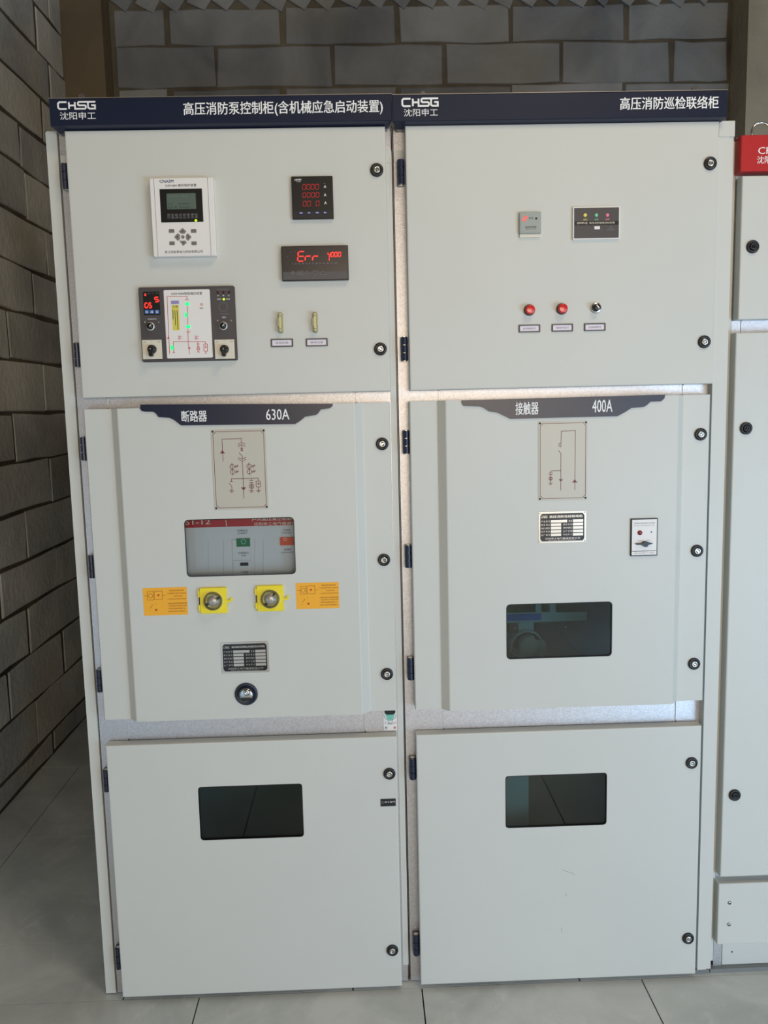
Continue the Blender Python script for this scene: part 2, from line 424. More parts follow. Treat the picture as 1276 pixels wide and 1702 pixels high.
ZS = [0.0, 0.1, 0.305, 0.512, 0.716, 0.912, 1.12, 1.325, 1.525, 1.745, 1.947, 2.15, 2.36, 2.57, 2.76, 2.96, 3.165, 3.37, 3.555, 3.76]
def block(w, h, d, parent, M4, r, m='block'):
    """aerated block, front face towards local -y, chipped edges; 38 triangles"""
    hw, hh = w/2, h/2
    P = [(-hw, -hh), (-hw/3, -hh), (hw/3, -hh), (hw, -hh), (hw, hh), (hw/3, hh), (-hw/3, hh), (-hw, hh)]
    bm = bmesh.new()
    j = lambda s: r.uniform(-s, s)
    Q = [(x+j(.007), z+j(.006)) for x, z in P]
    L0 = [bm.verts.new((x, d, z)) for x, z in Q]
    L1 = [bm.verts.new((x, 0.0035+j(.0005), z)) for x, z in Q]
    L2 = [bm.verts.new((x*(1-0.005/hw)+j(.003), -j(.0008), z*(1-0.005/hh)+j(.002))) for x, z in Q]
    bridge(bm, L0, L1); bridge(bm, L1, L2); bm.faces.new(L2)
    for v in bm.verts: v.co = M4 @ v.co
    return put('concrete_block', bm, m, parent)
# left wall: face at x = -0.715, looking towards +x
def mortar_wall(name, axis, a0, a1, z0, z1, back, face, step=0.03):
    """solid wall whose visible face is rough flush mortar, a few millimetres up and down"""
    bm = bmesh.new(); n = int((a1-a0)/step); m_ = int((z1-z0)/step); sg = 1 if axis == 'x' else -1
    G = []
    for i in range(n+1):
        a = a0+(a1-a0)*i/n; row = []
        for j in range(m_+1):
            z = z0+(z1-z0)*j/m_
            d = 0.0014*noise.noise(Vector((a*9, z*9, 3.1)))+0.0011*noise.noise(Vector((a*31, z*31, 7.7)))
            row.append(bm.verts.new((face+sg*d, a, z) if axis == 'x' else (a, face+sg*d, z)))
        G.append(row)
    for i in range(n):
        for j in range(m_): bm.faces.new((G[i][j], G[i+1][j], G[i+1][j+1], G[i][j+1]))
    rim = [G[i][0] for i in range(n)]+[G[n][j] for j in range(m_)]+[G[i][m_] for i in range(n, 0, -1)]+[G[0][j] for j in range(m_, 0, -1)]
    bk = [bm.verts.new((back, v.co.y, v.co.z) if axis == 'x' else (v.co.x, back, v.co.z)) for v in rim]
    bridge(bm, rim, bk); bm.faces.new(bk)
    return put(name, bm, 'mortar')
wall_l = structure(mortar_wall('wall_left', 'x', -5.6, 2.80, -0.02, 3.95, -0.95, -0.7180))
PH = {0: 1.60, 1: 1.45, 2: 1.19, 3: 1.44, 4: 1.19, 5: 1.48, 6: 1.187, 7: 1.44, 8: 1.19, 9: 1.46, 10: 1.76, 11: 1.965, 12: 1.765, 13: 1.738, 14: 2.03, 15: 1.55, 16: 2.03, 17: 1.6, 18: 1.9}
for k in range(len(ZS)-1):
    z0, z1 = ZS[k], ZS[k+1]; ph = PH[k]; p = 0.62
    js = [ph+p*i for i in range(-6, 4)]; js = [v for v in js if -2.3 < v < 2.37]+[2.385]
    for a, b in zip(js, js[1:]):
        if b-a < 0.06: continue
        gv = rnd.choice((0.008, 0.010, 0.016, 0.034)); gh = rnd.choice((0.010, 0.014, 0.019))
        w, h = b-a-gv, z1-z0-gh
        T = Matrix.Translation((-0.715+rnd.uniform(0, .004), (a+b)/2, (z0+z1)/2)) @ Matrix.Rotation(PI/2, 4, 'Z') @ Matrix.Rotation(rnd.uniform(-.006, .006), 4, 'Y')
        block(w, h, 0.02, wall_l, T, rnd, 'brightened')
# back wall: face at y = 2.52
wall_b = structure(mortar_wall('wall_back', 'y', -0.712, 4.4, -0.02, 3.95, 2.80, 2.5240, 0.04))
for k in range(len(ZS)-1):
    z0, z1 = ZS[k], ZS[k+1]
    if z0 < 1.7 or z0 > 3.5: continue
    ph = -0.23 if k % 2 == 1 else 0.019
    js = [-0.50]+[v for v in (ph+0.59*i for i in range(-1, 8)) if -0.42 < v < 2.62]+[2.685]
    for a, b in zip(js, js[1:]):
        if b-a < 0.06: continue
        gv = rnd.choice((0.008, 0.014, 0.034)); gh = rnd.choice((0.009, 0.014))
        T = Matrix.Translation(((a+b)/2, 2.52+rnd.uniform(-.004, 0), (z0+z1)/2)) @ Matrix.Rotation(rnd.uniform(-.004, .004), 4, 'Y')
        block(b-a-gv, z1-z0-gh, 0.02, wall_b, T, rnd)
# slanted closing course under the ceiling beam
x = -0.40
while x < 2.66:
    T = Matrix.Translation((x, 2.515+rnd.uniform(-.02, .000), 3.66)) @ Matrix.Rotation(math.radians(58+rnd.uniform(-6, 6)), 4, 'Y').inverted()
    block(0.24, 0.105, 0.05, wall_b, T, rnd)
    x += 0.129
structure(box('ceiling', -0.95, 4.4, -5.6, 2.80, 3.95, 4.05, 'ceil'))
structure(box('trim_1', -0.729, -0.512, 2.38, 2.56, 0.0, 3.95, 'column'))
structure(box('trim_2', 2.69, 3.35, 2.33, 2.56, 0.0, 3.95, 'column2'))
structure(box('trim_3', -0.51, 2.69, 2.46, 2.56, 3.78, 3.95, 'column2'))
structure(box('wall_right', 4.4, 4.6, -5.6, 2.80, -0.02, 3.95, 'plaster'))
structure(box('wall_front', -0.95, 4.6, -5.8, -5.6, -0.02, 3.95, 'plaster'))

# ================================================================ CABINETS
def lock(c, y, parent, turn=0.4, black=False):
    """quarter-turn door lock: black collar, bright core with a driver recess"""
    k = lathe('door_lock', c, [(0, y+.004), (0.0152, y+.004), (0.0152, y-.003), (0.0140, y-.0055), (0.0092, y-.0058), (0.0086, y-.0030), (0, y-.0030)], 'dark', parent, 28)
    lathe('lock_core', c, [(0, y-.001), (0.0082, y-.001), (0.0082, y-.0062), (0.0070, y-.0076), (0.0040, y-.0076), (0.0036, y-.0050), (0, y-.0050)], 'dark' if black else 'lockcore', k, 20)
    bm = bmesh.new(); q = [(c[0]+a*math.cos(turn)-b*math.sin(turn), c[1]+a*math.sin(turn)+b*math.cos(turn)) for a, b in ((-.0034, -.0011), (.0034, -.0011), (.0034, .0011), (-.0034, .0011))]
    prism(bm, q, y-.0048, y-.0072, 0); put('key_bar', bm, 'black' if black else 'chrome', k)
    return k
def hinge(c, parent):
    x, z = c; bm = bmesh.new()
    for a, b in ((-.0275, -.0100), (-.0085, .0085), (.0100, .0275)):
        # knuckle with a rounded front, standing in the gap beside the door
        n = 8; L = []
        for zz in (z+a, z+b):
            L.append([bm.verts.new((x+0.0085*math.cos(t), -0.015-0.0125*math.sin(t), zz)) for t in [PI*i/n for i in range(n+1)]]+[bm.verts.new((x-0.0085, -0.0002, zz)), bm.verts.new((x+0.0085, -0.0002, zz))])
        bridge(bm, L[0], L[1]); bm.faces.new(L[1]); bm.faces.new(L[0][::-1])
    h = put('hinge', bm, 'hinge', parent)
    bm = bmesh.new(); lathe_z(bm, x, -0.015, 0.0062, z-.029, z+.029, 10); put('hinge_pin', bm, 'lockcore', h)
def lathe_z(bm, x, y, r, z0, z1, n):
    A = [bm.verts.new((x+r*math.cos(2*PI*k/n), y+r*math.sin(2*PI*k/n), z0)) for k in range(n)]
    B = [bm.verts.new((x+r*math.cos(2*PI*k/n), y+r*math.sin(2*PI*k/n), z1)) for k in range(n)]
    bridge(bm, A, B); bm.faces.new(B); bm.faces.new(A[::-1])
def flat_door(r, hole, parent, label):
    x0, x1, z0, z1 = r; bm = bmesh.new()
    L = [[bm.verts.new((x, y, z)) for x, z in rrect((x0+i, x1-i, z0+i, z1-i))] for y, i in ((-.004, .002), (-.004, 0), (-.0315, 0), (-.0342, .0010), (PF, .0032))]
    for A, B in zip(L, L[1:]): bridge(bm, A, B)
    if hole:
        a = [bm.verts.new((x, PF, z)) for x, z in hole]; b = [bm.verts.new((x, PF+.003, z)) for x, z in hole]
        c = [bm.verts.new((x, PF+.003, z)) for x, z in rrect((x0+.003, x1-.003, z0+.003, z1-.003))]
        bridge(bm, a, b); fill(bm, [L[-1], a]); fill(bm, [b, c])
    else: bm.faces.new(L[-1])
    return put('door', bm, 'paint', parent, label)
def raised_door(r, hole, parent, label, holes2=()):
    """folded middle door: flanges at both sides, centre pressed forward"""
    x0, x1, z0, z1 = r; bm = bmesh.new(); a, b = 0.065, 0.086
    prof = [(x0, -.004), (x0, -.0325), (x0+.0025, PF), (x0+a, PF), (x0+a+.002, PF-.0008), (x0+b-.0015, PR+.0008), (x0+b+.001, PR)]
    prof += [(x1-(p-x0), q) for p, q in prof[::-1]]
    B = [bm.verts.new((x, y, z0)) for x, y in prof]; T = [bm.verts.new((x, y, z1)) for x, y in prof]
    n = len(prof); mid = n//2-1
    for i in range(n-1):
        if i == mid and hole: continue
        bm.faces.new((B[i], B[i+1], T[i+1], T[i]))
    for V in (B, T[::-1]):      # closed top and bottom lips back to the frame
        bm.faces.new(V)
    if hole:
        out = [B[mid], B[mid+1], T[mid+1], T[mid]]
        hs = [[bm.verts.new((x, PR, z)) for x, z in h] for h in (hole,)]
        for h in hs:
            hb = [bm.verts.new((v.co.x, PR+.003, v.co.z)) for v in h]; bridge(bm, h, hb)
        fill(bm, [out]+hs)
    return put('door', bm, 'paint', parent, label)
def window(r, y, parent, m, rad=0.010, label=None):
    return slab('window_pane', (r[0]-.004, r[1]+.004, r[2]-.004, r[3]+.004), y+.0062, y+.0032, m, parent, rad, label=label)
def gasket(r, y, parent):
    o = rrect((r[0]-.0002, r[1]+.0002, r[2]-.0002, r[3]+.0002), .010); i = rrect((r[0]+.0016, r[1]-.0016, r[2]+.0016, r[3]-.0016), .0085)
    bm = bmesh.new(); prism(bm, o, y+.003, y-.0004, 0, [i]); return put('window_gasket', bm, 'black', parent)

def cabinet_shell(X, parent, side):
    """frame posts, rails, side and inner sheets of an 0.8 m wide cubicle starting at x = X"""
    H = 2.165; D = 1.45
    if side:
        box('side_panel', X+.0005, X+.004, 0.0, D, 0.004, H, 'paint', parent)
        bm = bmesh.new(); bx(bm, X+.0005, X+.026, -.002, 0.0, 0.004, H); bx(bm, X+.024, X+.026, 0.0, .02, 0.004, H); put('side_trim', bm, 'paint', parent)
    else: box('side_panel', X+.0015, X+.003, 0.03, D, 0.004, H, 'galv', parent)
    box('side_panel', X+.797, X+.7985, 0.02, D, 0.004, H, 'galv', parent)
    box('back_panel', X+.004, X+.797, D-.004, D, 0.05, H, 'paint', parent)
    box('roof_panel', X+.002, X+.798, 0.0, D, H, H+.003, 'paint', parent)
    box('base_panel', X+.004, X+.797, 0.02, D-.006, 0.045, 0.048, 'inner', parent)
    for z in (0.728, 1.541): box('shelf_panel', X+.004, X+.797, 0.004, D-.006, z-.001, z+.001, 'inner', parent)
    # front posts: left one from the trim to the rail slot, right one to the cubicle edge
    l0 = X+(.030 if side else .0035)
    bm = bmesh.new(); bx(bm, l0, X+.1000, 0.0, .0025, 0.004, H-.001); bx(bm, l0, l0+.002, .0025, .05, 0.004, H-.001); put('post', bm, 'galv', parent)
    bm = bmesh.new(); bx(bm, X+.7020, X+.7960, 0.0, .0025, 0.004, H-.001); bx(bm, X+.7940, X+.7960, .0025, .02, 0.004, H-.001); put('post', bm, 'galv', parent)
    for z0, z1 in ((0.695, 0.770), (1.522, 1.560), (0.004, 0.050), (2.110, H-.001)):
        box('rail', X+.1030, X+.6990, 0.001, .004, z0, z1, 'galv', parent)
    for xx in (X+.1000, X+.6990):
        box('rail_edge', xx, xx+.003, -.0015, .002, 0.700, 0.764, 'galv', parent)
        box('rail_edge', xx, xx+.003, -.0015, .002, 1.531, 1.554, 'galv', parent)
    box('plinth_strip', X+.002, X+.798, 0.004, .03, 0.001, 0.004, 'inner', parent)
def header(X0, X1, z0, z1, parent, m='navy', yf=-.05, label=None):
    bm = bmesh.new(); e = 0.010
    L = [[bm.verts.new((x, y, z)) for x, y, z in pp] for pp in (
        [(X0+e, -.004, z0-.008), (X1-e, -.004, z0-.008), (X1-e, -.004, z1), (X0+e, -.004, z1)],
        [(X0+e, yf+.030, z0-.008), (X1-e, yf+.030, z0-.008), (X1-e*.3, yf+.030, z1), (X0+e*.3, yf+.030, z1)],
        [(X0, yf+.002, z0), (X1, yf+.002, z0), (X1, yf+.002, z1), (X0, yf+.002, z1)],
        [(X0+.0015, yf, z0+.0015), (X1-.0015, yf, z0+.0015), (X1-.0015, yf, z1-.0015), (X0+.0015, yf, z1-.0015)])]
    for A, B in zip(L, L[1:]): bridge(bm, A, B)
    bm.faces.new(L[-1]); bm.faces.new(L[0][::-1])
    h = put('header_sign', bm, m, parent, label)
    box('header_rim', X0, X1, yf, -.006, z1, z1+.0012, 'steel', h)
    return h
def logo_letters(r, y, parent):
    """wide square-cut letters C H S G drawn as thick strokes, joined at the H and S"""
    x0, x1, z0, z1 = r; W = x1-x0; Hh = z1-z0; w = Hh*0.20
    f = lambda u, v: (x0+u*W, z0+w/2+v*(Hh-w))
    L = [[f(.24, 1), f(.05, 1), f(.015, .8), f(.015, .2), f(.05, 0), f(.235, 0)],
         [f(.30, 1), f(.30, 0)], [f(.30, .5), f(.455, .5)], [f(.455, 1), f(.455, 0), f(.71, 0), f(.735, .15), f(.735, .4), f(.71, .5), f(.56, .5), f(.535, .62), f(.535, .88), f(.56, 1), f(.99, 1)],
         [f(.83, 1), f(.795, .85), f(.795, .15), f(.83, 0), f(.975, 0), f(.975, .5), f(.88, .5)]]
    return strokes('logo', L, w, y, 'whitep', parent)

# ---------------------------------------------------------------- cabinet one: pump control cubicle
c1 = thing('switchgear_cabinet', 'tall pale grey cabinet beside the block wall, with 630A plate and two yellow knob guards', 'electrical cabinet', (0.4, 0, 0))
cabinet_shell(0.0, c1, True)
h1 = header(0.029, 0.7995, 2.164, 2.222, c1, label='navy header sign with white lettering')
logo_letters((0.0484, 0.1339, 2.1976, 2.2156), -.05, h1)
text('lettering', '沈阳申工', (0.0523, 0.1318, 2.1762, 2.1923), -.0505, 'whitep', h1, 0.004)
text('lettering', '高压消防泵控制柜(含机械应急启动装置)', (0.3288, 0.7782, 2.1779, 2.2095), -.0505, 'whitep', h1, bold=.0009)
disc('roof_bolt', (0.0986, 2.2313), 0.006, -.022, -.036, 'chrome', h1)
for z0, z1 in ((2.086, 2.113),):
    box('corner_plate', 0.031, 0.0555, -.0025, 0, z0, z1, 'paint', c1); box('corner_plate', 0.783, 0.7985, -.0025, 0, z0, z1, 'paint', c1)
box('side_strip', 0.784, 0.7985, -.0015, 0.0, 0.05, 2.086, 'paint', c1)
d1 = flat_door((0.0545, 0.7835, 1.5555, 2.1575), None, c1, None)
W1 = (0.2820, 0.5437, 1.1229, 1.2617)
W1 = (W1[0], W1[1], W1[2], W1[3])
d2 = raised_door((0.0545, 0.7810, 0.7645, 1.5290), rrect(W1, .010), c1, 'folded centre door, middle pressed forward')
gasket(W1, PR, d2)
window(W1, PR, d2, 'clearglass', label='clear pane showing the breaker front')
W2 = (0.2765, 0.5377, 0.4386, 0.5806)
d3 = flat_door((0.0530, 0.7790, 0.0140, 0.6965), rrect(W2, .007), c1, None)
gasket(W2, PF, d3)
window(W2, PF, d3, 'tint', .006, label='dark tinted pane')
for q, d, y in zip([(0.7623, 2.0606), (0.7610, 1.6546)], (d1, d1), (PF, PF)): lock(q, y, d, rnd.uniform(-1, 1))
for q in [(0.7600, 1.4305), (0.7578, 1.1479), (0.7586, 0.8597)]: lock(q, PF, d2, rnd.uniform(-1, 1))
for q in [(0.7587, 0.5994), (0.7557, 0.1178)]: lock(q, PF, d3, rnd.uniform(-1, 1))
for q in [(0.0405, 2.0626), (0.0400, 1.6573), (0.0419, 1.4357), (0.0412, 1.1482), (0.0397, 0.8596), (0.0407, 0.5987), (0.0419, 0.1143)]: hinge((0.0450, q[1]), c1)

# protection relay (white)
RA = (0.2457, 0.3873, 1.8724, 2.0460)
RA = (RA[0]-.001, RA[1]+.001, RA[2], RA[3])
k = slab('protection_relay', RA, PF, -.0555, 'white', c1, .002, .0015, label='white relay with grey display and arrow keys')
slab('side_rib', (RA[0]+.010, RA[0]+.0108, RA[2]+.001, RA[3]-.001), -.055, -.0558, 'greyp', k)
slab('side_rib', (RA[1]-.0122, RA[1]-.0114, RA[2]+.001, RA[3]-.001), -.055, -.0558, 'greyp', k)
text('lettering', 'CNASM', (0.2679, 0.2994, 2.0352, 2.0415), -.0560, 'navyp', k, 0.008)
text('lettering', 'KSM-800 微机保护装置', (0.2811, 0.3508, 2.0260, 2.0320), -.0560, 'darkp', k)
s = slab('display_window', (0.2671, 0.3627, 1.9482, 2.0213), -.0550, -.0565, 'black', k, .001)
slab('screen', (0.2821, 0.3481, 1.9767, 2.0113), -.0560, -.0570, 'lcd', s, .002)
text('screen_text', '主菜单 I=0.00', (0.2857, 0.3308, 2.0031, 2.0068), -.0573, 'greyp', s)
text('screen_text', 'Ia1    0.00A', (0.2855, 0.3334, 1.9864, 1.9904), -.0573, 'darkp', s)
text('screen_text', 'Ia2 A  0.00A', (0.2851, 0.3330, 1.9789, 1.9826), -.0573, 'darkp', s)
for i, t in enumerate(('运行', '告警', '跳闸', '合位', '跳位', '重合', '通讯', '电源')):
    text('lettering', t[0]+'\n'+t[1], (0.2814, 0.2886, 1.9559, 1.9670), -.0568, 'greyp', s).location.x += 0.00926*i*.955
disc('led', (0.3458, 1.9510), 0.0028, -.0563, -.0580, 'ledlime', s, label='lit green lamp')
for r in ((0.2834, 0.2956, 1.9251, 1.9329), (0.3336, 0.3458, 1.9242, 1.9320), (0.2830, 0.2950, 1.8979, 1.9058), (0.3333, 0.3450, 1.8970, 1.9049)):
    kk = slab('key', r, -.055, -.0572, 'key', k, .0012, .0004)
    slab('key_legend', (r[0]+.0018, r[1]-.0018, (r[2]+r[3])/2-.0005, (r[2]+r[3])/2+.0005), -.0572, -.0575, 'keyprint', kk)
for P, T in (([(0.3148, 1.9352), (0.3226, 1.9275), (0.3186, 1.9229), (0.3103, 1.9231), (0.3063, 1.9275)], [(0.3144, 1.9301), (0.3167, 1.9266), (0.3119, 1.9267)]),
          ([(0.3060, 1.9082), (0.3101, 1.9064), (0.3192, 1.9069), (0.3224, 1.9025), (0.3140, 1.8958)], [(0.3142, 1.9004), (0.3120, 1.9037), (0.3169, 1.9036)]),
          ([(0.3033, 1.9237), (0.3077, 1.9200), (0.3073, 1.9112), (0.3024, 1.9072), (0.2948, 1.9157)], [(0.2994, 1.9159), (0.3030, 1.9183), (0.3028, 1.9131)]),
          ([(0.3256, 1.9233), (0.3340, 1.9153), (0.3262, 1.9067), (0.3215, 1.9109), (0.3220, 1.9197)], [(0.3294, 1.9154), (0.3260, 1.9179), (0.3258, 1.9127)])):
    bm = bmesh.new(); prism(bm, P, -.055, -.0572, .0004); kk = put('arrow_key', bm, 'key', k)
    bm = bmesh.new(); prism(bm, T, -.0570, -.0575, 0); put('arrow', bm, 'keyprint', kk)
disc('key', (0.3143, 1.9154), 0.0038, -.055, -.0572, 'key', k)
text('lettering', '浙江冠能意电力科技有限公司', (0.2708, 0.3576, 1.8796, 1.8856), -.0560, 'darkp', k)

# three-phase meter
RB = (0.5655, 0.6602, 1.9531, 2.0476)
k = slab('ammeter', RB, PF, -.0440, 'dark', c1, .0015, .001, label='square black meter, three red readings')
slab('meter_glass', (RB[0]+.002, RB[1]-.002, RB[2]+.0175, RB[3]-.002), -.0435, -.0445, 'black', k)
text('lettering', 'HMM', (0.5728, 0.5885, 2.0373, 2.0419), -.0448, 'whitep', k, .008, .3)
text('lettering', '三相', (0.5775, 0.5859, 2.0345, 2.0366), -.0448, 'whitep', k)
digits('digit', '0000', (0.5901, 0.6297, 2.0182, 2.0294), -.0446, 'ledreddim', k, .0011)
digits('digit', '0000', (0.5901, 0.6304, 2.0006, 2.0110), -.0446, 'ledreddim', k, .0011)
digits('digit', '00 0', (0.5904, 0.6301, 1.9812, 1.9925), -.0446, 'ledreddim', k, .0011)
for r in ((0.6394, 0.6449, 2.0207, 2.0269), (0.6391, 0.6446, 2.0024, 2.0086), (0.6392, 0.6450, 1.9847, 1.9909)): text('unit_mark', 'A', r, -.0448, 'whitep', k, .008)
disc('dot', (0.6412, 2.0305), .001, -.0440, -.0448, 'whitep', k, 8)
for i, r in enumerate(((0.5806, 0.5900, 1.9628, 1.9687), (0.5991, 0.6079, 1.9631, 1.9687), (0.6177, 0.6271, 1.9631, 1.9687), (0.6364, 0.6457, 1.9631, 1.9687))):
    kk = slab('button', r, -.0440, -.0460, 'violbtn', k, .001, .0004)
    text('lettering', ('菜单', '左移', '右移', '确认')[i], (r[0]+.0014, r[1]-.0014, r[2]+.0013, r[3]-.0013), -.0463, 'whitep', kk)
# Err meter
RE = (0.5369, 0.6911, 1.8141, 1.8922)
k = slab('temperature_meter', RE, PF, -.0480, 'black', c1, .0015, .001, label='wide dark meter reading Err')
slab('meter_glass', (RE[0]+.002, RE[1]-.002, RE[2]+.0205, RE[3]-.002), -.0475, -.0486, 'meterdk', k)
slab('key_strip', (RE[0]+.002, RE[1]-.002, RE[2]+.002, RE[2]+.0200), -.0475, -.0485, 'metergrey', k)
digits('digit', 'E', (0.5738, 0.5950, 1.8579, 1.8794), -.0487, 'ledred', k, .0025)
digits('digit', 'r', (0.5909, 0.6100, 1.8584, 1.8791), -.0487, 'ledred', k, .0025)
digits('digit', 'r', (0.6081, 0.6274, 1.8581, 1.8788), -.0487, 'ledred', k, .0025)
digits('digit', '4000', (0.6435, 0.6756, 1.8664, 1.8764), -.0487, 'ledred', k, .0018)
digits('digit', '1', (0.6390, 0.6498, 1.8576, 1.8687), -.0487, 'ledred', k, .0019)
text('lettering', '1 2 3 4 5 6 7 8 9 A B C D', (0.5610, 0.6665, 1.8507, 1.8542), -.0489, 'greyp', k)
strokes('key_ring', [circ((0.5618, 1.8325), .0036), circ((0.5618, 1.8325), .0016, 6)], .0006, -.0485, 'greyp', k)
strokes('key_ring', [[(0.5734, 1.8358), (0.5865, 1.8356), (0.5880, 1.8316), (0.5862, 1.8273), (0.5731, 1.8275), (0.5716, 1.8319), (0.5734, 1.8358)]], .0006, -.0485, 'greyp', k)
text('lettering', 'AT', (0.5760, 0.5842, 1.8293, 1.8338), -.0489, 'greyp', k)
for T in ([(0.5935, 1.8358), (0.5933, 1.8278), (0.6011, 1.8318)], [(0.6083, 1.8352), (0.6200, 1.8349), (0.6140, 1.8252)], [(0.6255, 1.8265), (0.6381, 1.8263), (0.6319, 1.8350)]):
    bm = bmesh.new(); prism(bm, T, -.0484, -.0490, 0); a = put('arrow_key', bm, 'keyprint', k)
    strokes('key_outline', [list(T)+[T[0]]], .0006, -.0488, 'greyp', a)
for p_ in ((0.5509, 1.8681), (0.5677, 1.8801), (0.5586, 1.8775)): disc('pilot_dot', p_, .0012, -.0484, -.0490, 'greyp', k, 8)

# switch status controller (charcoal)
RC0 = (0.2013, 0.4266, 1.6355, 1.8060)
RC0 = (RC0[0]+.002, RC0[1]-.002, RC0[2], RC0[3])
k = slab('status_controller', RC0, PF, -.0470, 'charcoal', c1, .004, .0015, label='charcoal controller with mimic diagram and four knobs')
mp_ = slab('mimic_panel', (0.2614, 0.3680, 1.6426, 1.7988), -.0465, -.0482, 'white', k, .003, .0003, label='white mimic panel')
Y1 = -.0483
text('lettering', 'KSM-9000智能操控装置', (0.2796, 0.3504, 1.7867, 1.7932), -.0486, 'darkp', mp_)
strokes('mimic_line', [[(0.2677, 1.6529), (0.2693, 1.7845), (0.3155, 1.7836), (0.3151, 1.7774)], [(0.3151, 1.7718), (0.3123, 1.6804), (0.3143, 1.6519)],
    [(0.3137, 1.6804), (0.3522, 1.6795), (0.3528, 1.6739)], [(0.2783, 1.6771), (0.2785, 1.6811), (0.3135, 1.6803)], [(0.2783, 1.6771), (0.2777, 1.6561)], [(0.3104, 1.7747), (0.3146, 1.7780), (0.3190, 1.7751)],
    [(0.3096, 1.7042), (0.3140, 1.7008), (0.3187, 1.7041)], [(0.3349, 1.6799), (0.3343, 1.6560)], [(0.3485, 1.6739), (0.3565, 1.6738), (0.3563, 1.6573), (0.3482, 1.6574), (0.3485, 1.6739)], [(0.3522, 1.6574), (0.3522, 1.6528)],
    [(0.3318, 1.6743), (0.3387, 1.6742)], [(0.3318, 1.6686), (0.3384, 1.6685)], circ((0.3353, 1.6634), .0032, 10), [(0.3527, 1.6716), (0.3527, 1.6659)],
    [(0.3510, 1.6676), (0.3526, 1.6653), (0.3545, 1.6676)], [(0.3320, 1.6561), (0.3383, 1.6559)], [(0.3497, 1.6528), (0.3543, 1.6528)], [(0.2748, 1.6561), (0.2806, 1.6560)]], .0011, Y1, 'redline', mp_)
for T in ([(0.2639, 1.6882), (0.2699, 1.6881), (0.2671, 1.6927)], [(0.3113, 1.6668), (0.3176, 1.6666), (0.3142, 1.6622)]):
    bm = bmesh.new(); prism(bm, T, -.0482, -.0492, 0); put('arrow', bm, 'redline', mp_)
for c_ in ((0.2923, 1.6924), (0.2920, 1.6876), (0.3309, 1.6916), (0.3307, 1.6868)):
    strokes('current_sensor_mark', [circ(c_, .0018, 8), [(c_[0]+.002, c_[1]), (c_[0]+.0062, c_[1]+.0006)]], .0009, Y1, 'redline', mp_)
for p_, r in (((0.3150, 1.7662), (.0056, .0035)), ((0.3106, 1.7415), (.0032, .0060)), ((0.3142, 1.7147), (.0056, .0035)), ((0.2745, 1.6676), (.0034, .0062))):
    bm = bmesh.new(); prism(bm, [(p_[0]+r[0]*math.cos(t), p_[1]+r[1]*math.sin(t)) for t in [2*PI*q/16 for q in range(16)]], -.0482, -.0494, .0005); put('led', bm, 'ledgreen', mp_)
slab('sticker', (0.2774, 0.2959, 1.7665, 1.7744), -.0482, -.0485, 'lav', mp_)
ss = slab('sticker', (0.2786, 0.2946, 1.7070, 1.7645), -.0482, -.0485, 'ysticker', mp_, label='yellow warning sticker')
text('lettering', '注意', (0.2794, 0.2931, 1.7589, 1.7631), -.0488, 'darkp', ss)
for a, b, c_, d_ in ((0.2798, 0.2812, 1.7320, 1.7545), (0.2849, 0.2862, 1.7183, 1.7521), (0.2897, 0.2911, 1.7086, 1.7520)): slab('print_line', (a, b, c_, d_), -.0485, -.0488, 'darkp', ss)
strokes('lamp_mark', [circ((0.3478, 1.7646), .0026, 12), [(0.3464, 1.7647), (0.3493, 1.7646)]], .0008, Y1, 'redline', mp_)
text('lettering', '储能', (0.3428, 0.3514, 1.7545, 1.7577), -.0486, 'darkp', mp_)
# left column of the controller
s = slab('led_window', (0.2137, 0.2513, 1.7431, 1.7960), -.0465, -.0478, 'black', k, .001)
disc('led', (0.2191, 1.7888), .0024, -.0476, -.0486, 'ledred', s)
digits('digit', 'S', (0.2402, 0.2529, 1.7726, 1.7830), -.0479, 'ledred', s, .0026, .02)
digits('digit', 'GS', (0.2168, 0.2345, 1.7595, 1.7702), -.0479, 'ledred', s, .0027, .02)
text('lettering', 'A B C D', (0.2162, 0.2497, 1.7911, 1.7929), -.0481, 'greyp', s)
for i, r in enumerate(((0.2157, 0.2251, 1.7458, 1.7546), (0.2271, 0.2370, 1.7456, 1.7543), (0.2390, 0.2493, 1.7453, 1.7541))):
    kk = slab('button', r, -.0476, -.0486, 'bluebtn', s, .0008)
    text('lettering', ('加', '减', '设')[i], (r[0]+.0016, r[1]-.0016, r[2]+.0014, r[3]-.0014), -.0489, 'whitep', kk)
def small_knob(c, parent, ang=45):
    q = lathe('rotary_knob', c, [(0, -.0465), (.0094, -.0465), (.0094, -.0520), (.0080, -.0528), (.0078, -.0528), (0, -.0528)], 'satin', parent, 28)
    lathe('knob_cap', c, [(0, -.0520), (.0078, -.0520), (.0074, -.0590), (.0066, -.0600), (0, -.0600)], 'black', q, 24)
    a = math.radians(ang); u = (math.cos(a), math.sin(a))
    strokes('pointer', [[(c[0]-.001*u[0], c[1]-.001*u[1]), (c[0]+.0055*u[0], c[1]+.0055*u[1])]], .0015, -.0600, 'whitep', q)
small_knob((0.2277, 1.7167), k); small_knob((0.3962, 1.7144), k)
text('lettering', '温湿度控制', (0.2210, 0.2416, 1.7324, 1.7351), -.0474, 'whitep', k)
text('lettering', '1', (0.2139, 0.2153, 1.7260, 1.7287), -.0474, 'whitep', k); text('lettering', '2', (0.2454, 0.2477, 1.7251, 1.7278), -.0474, 'whitep', k)
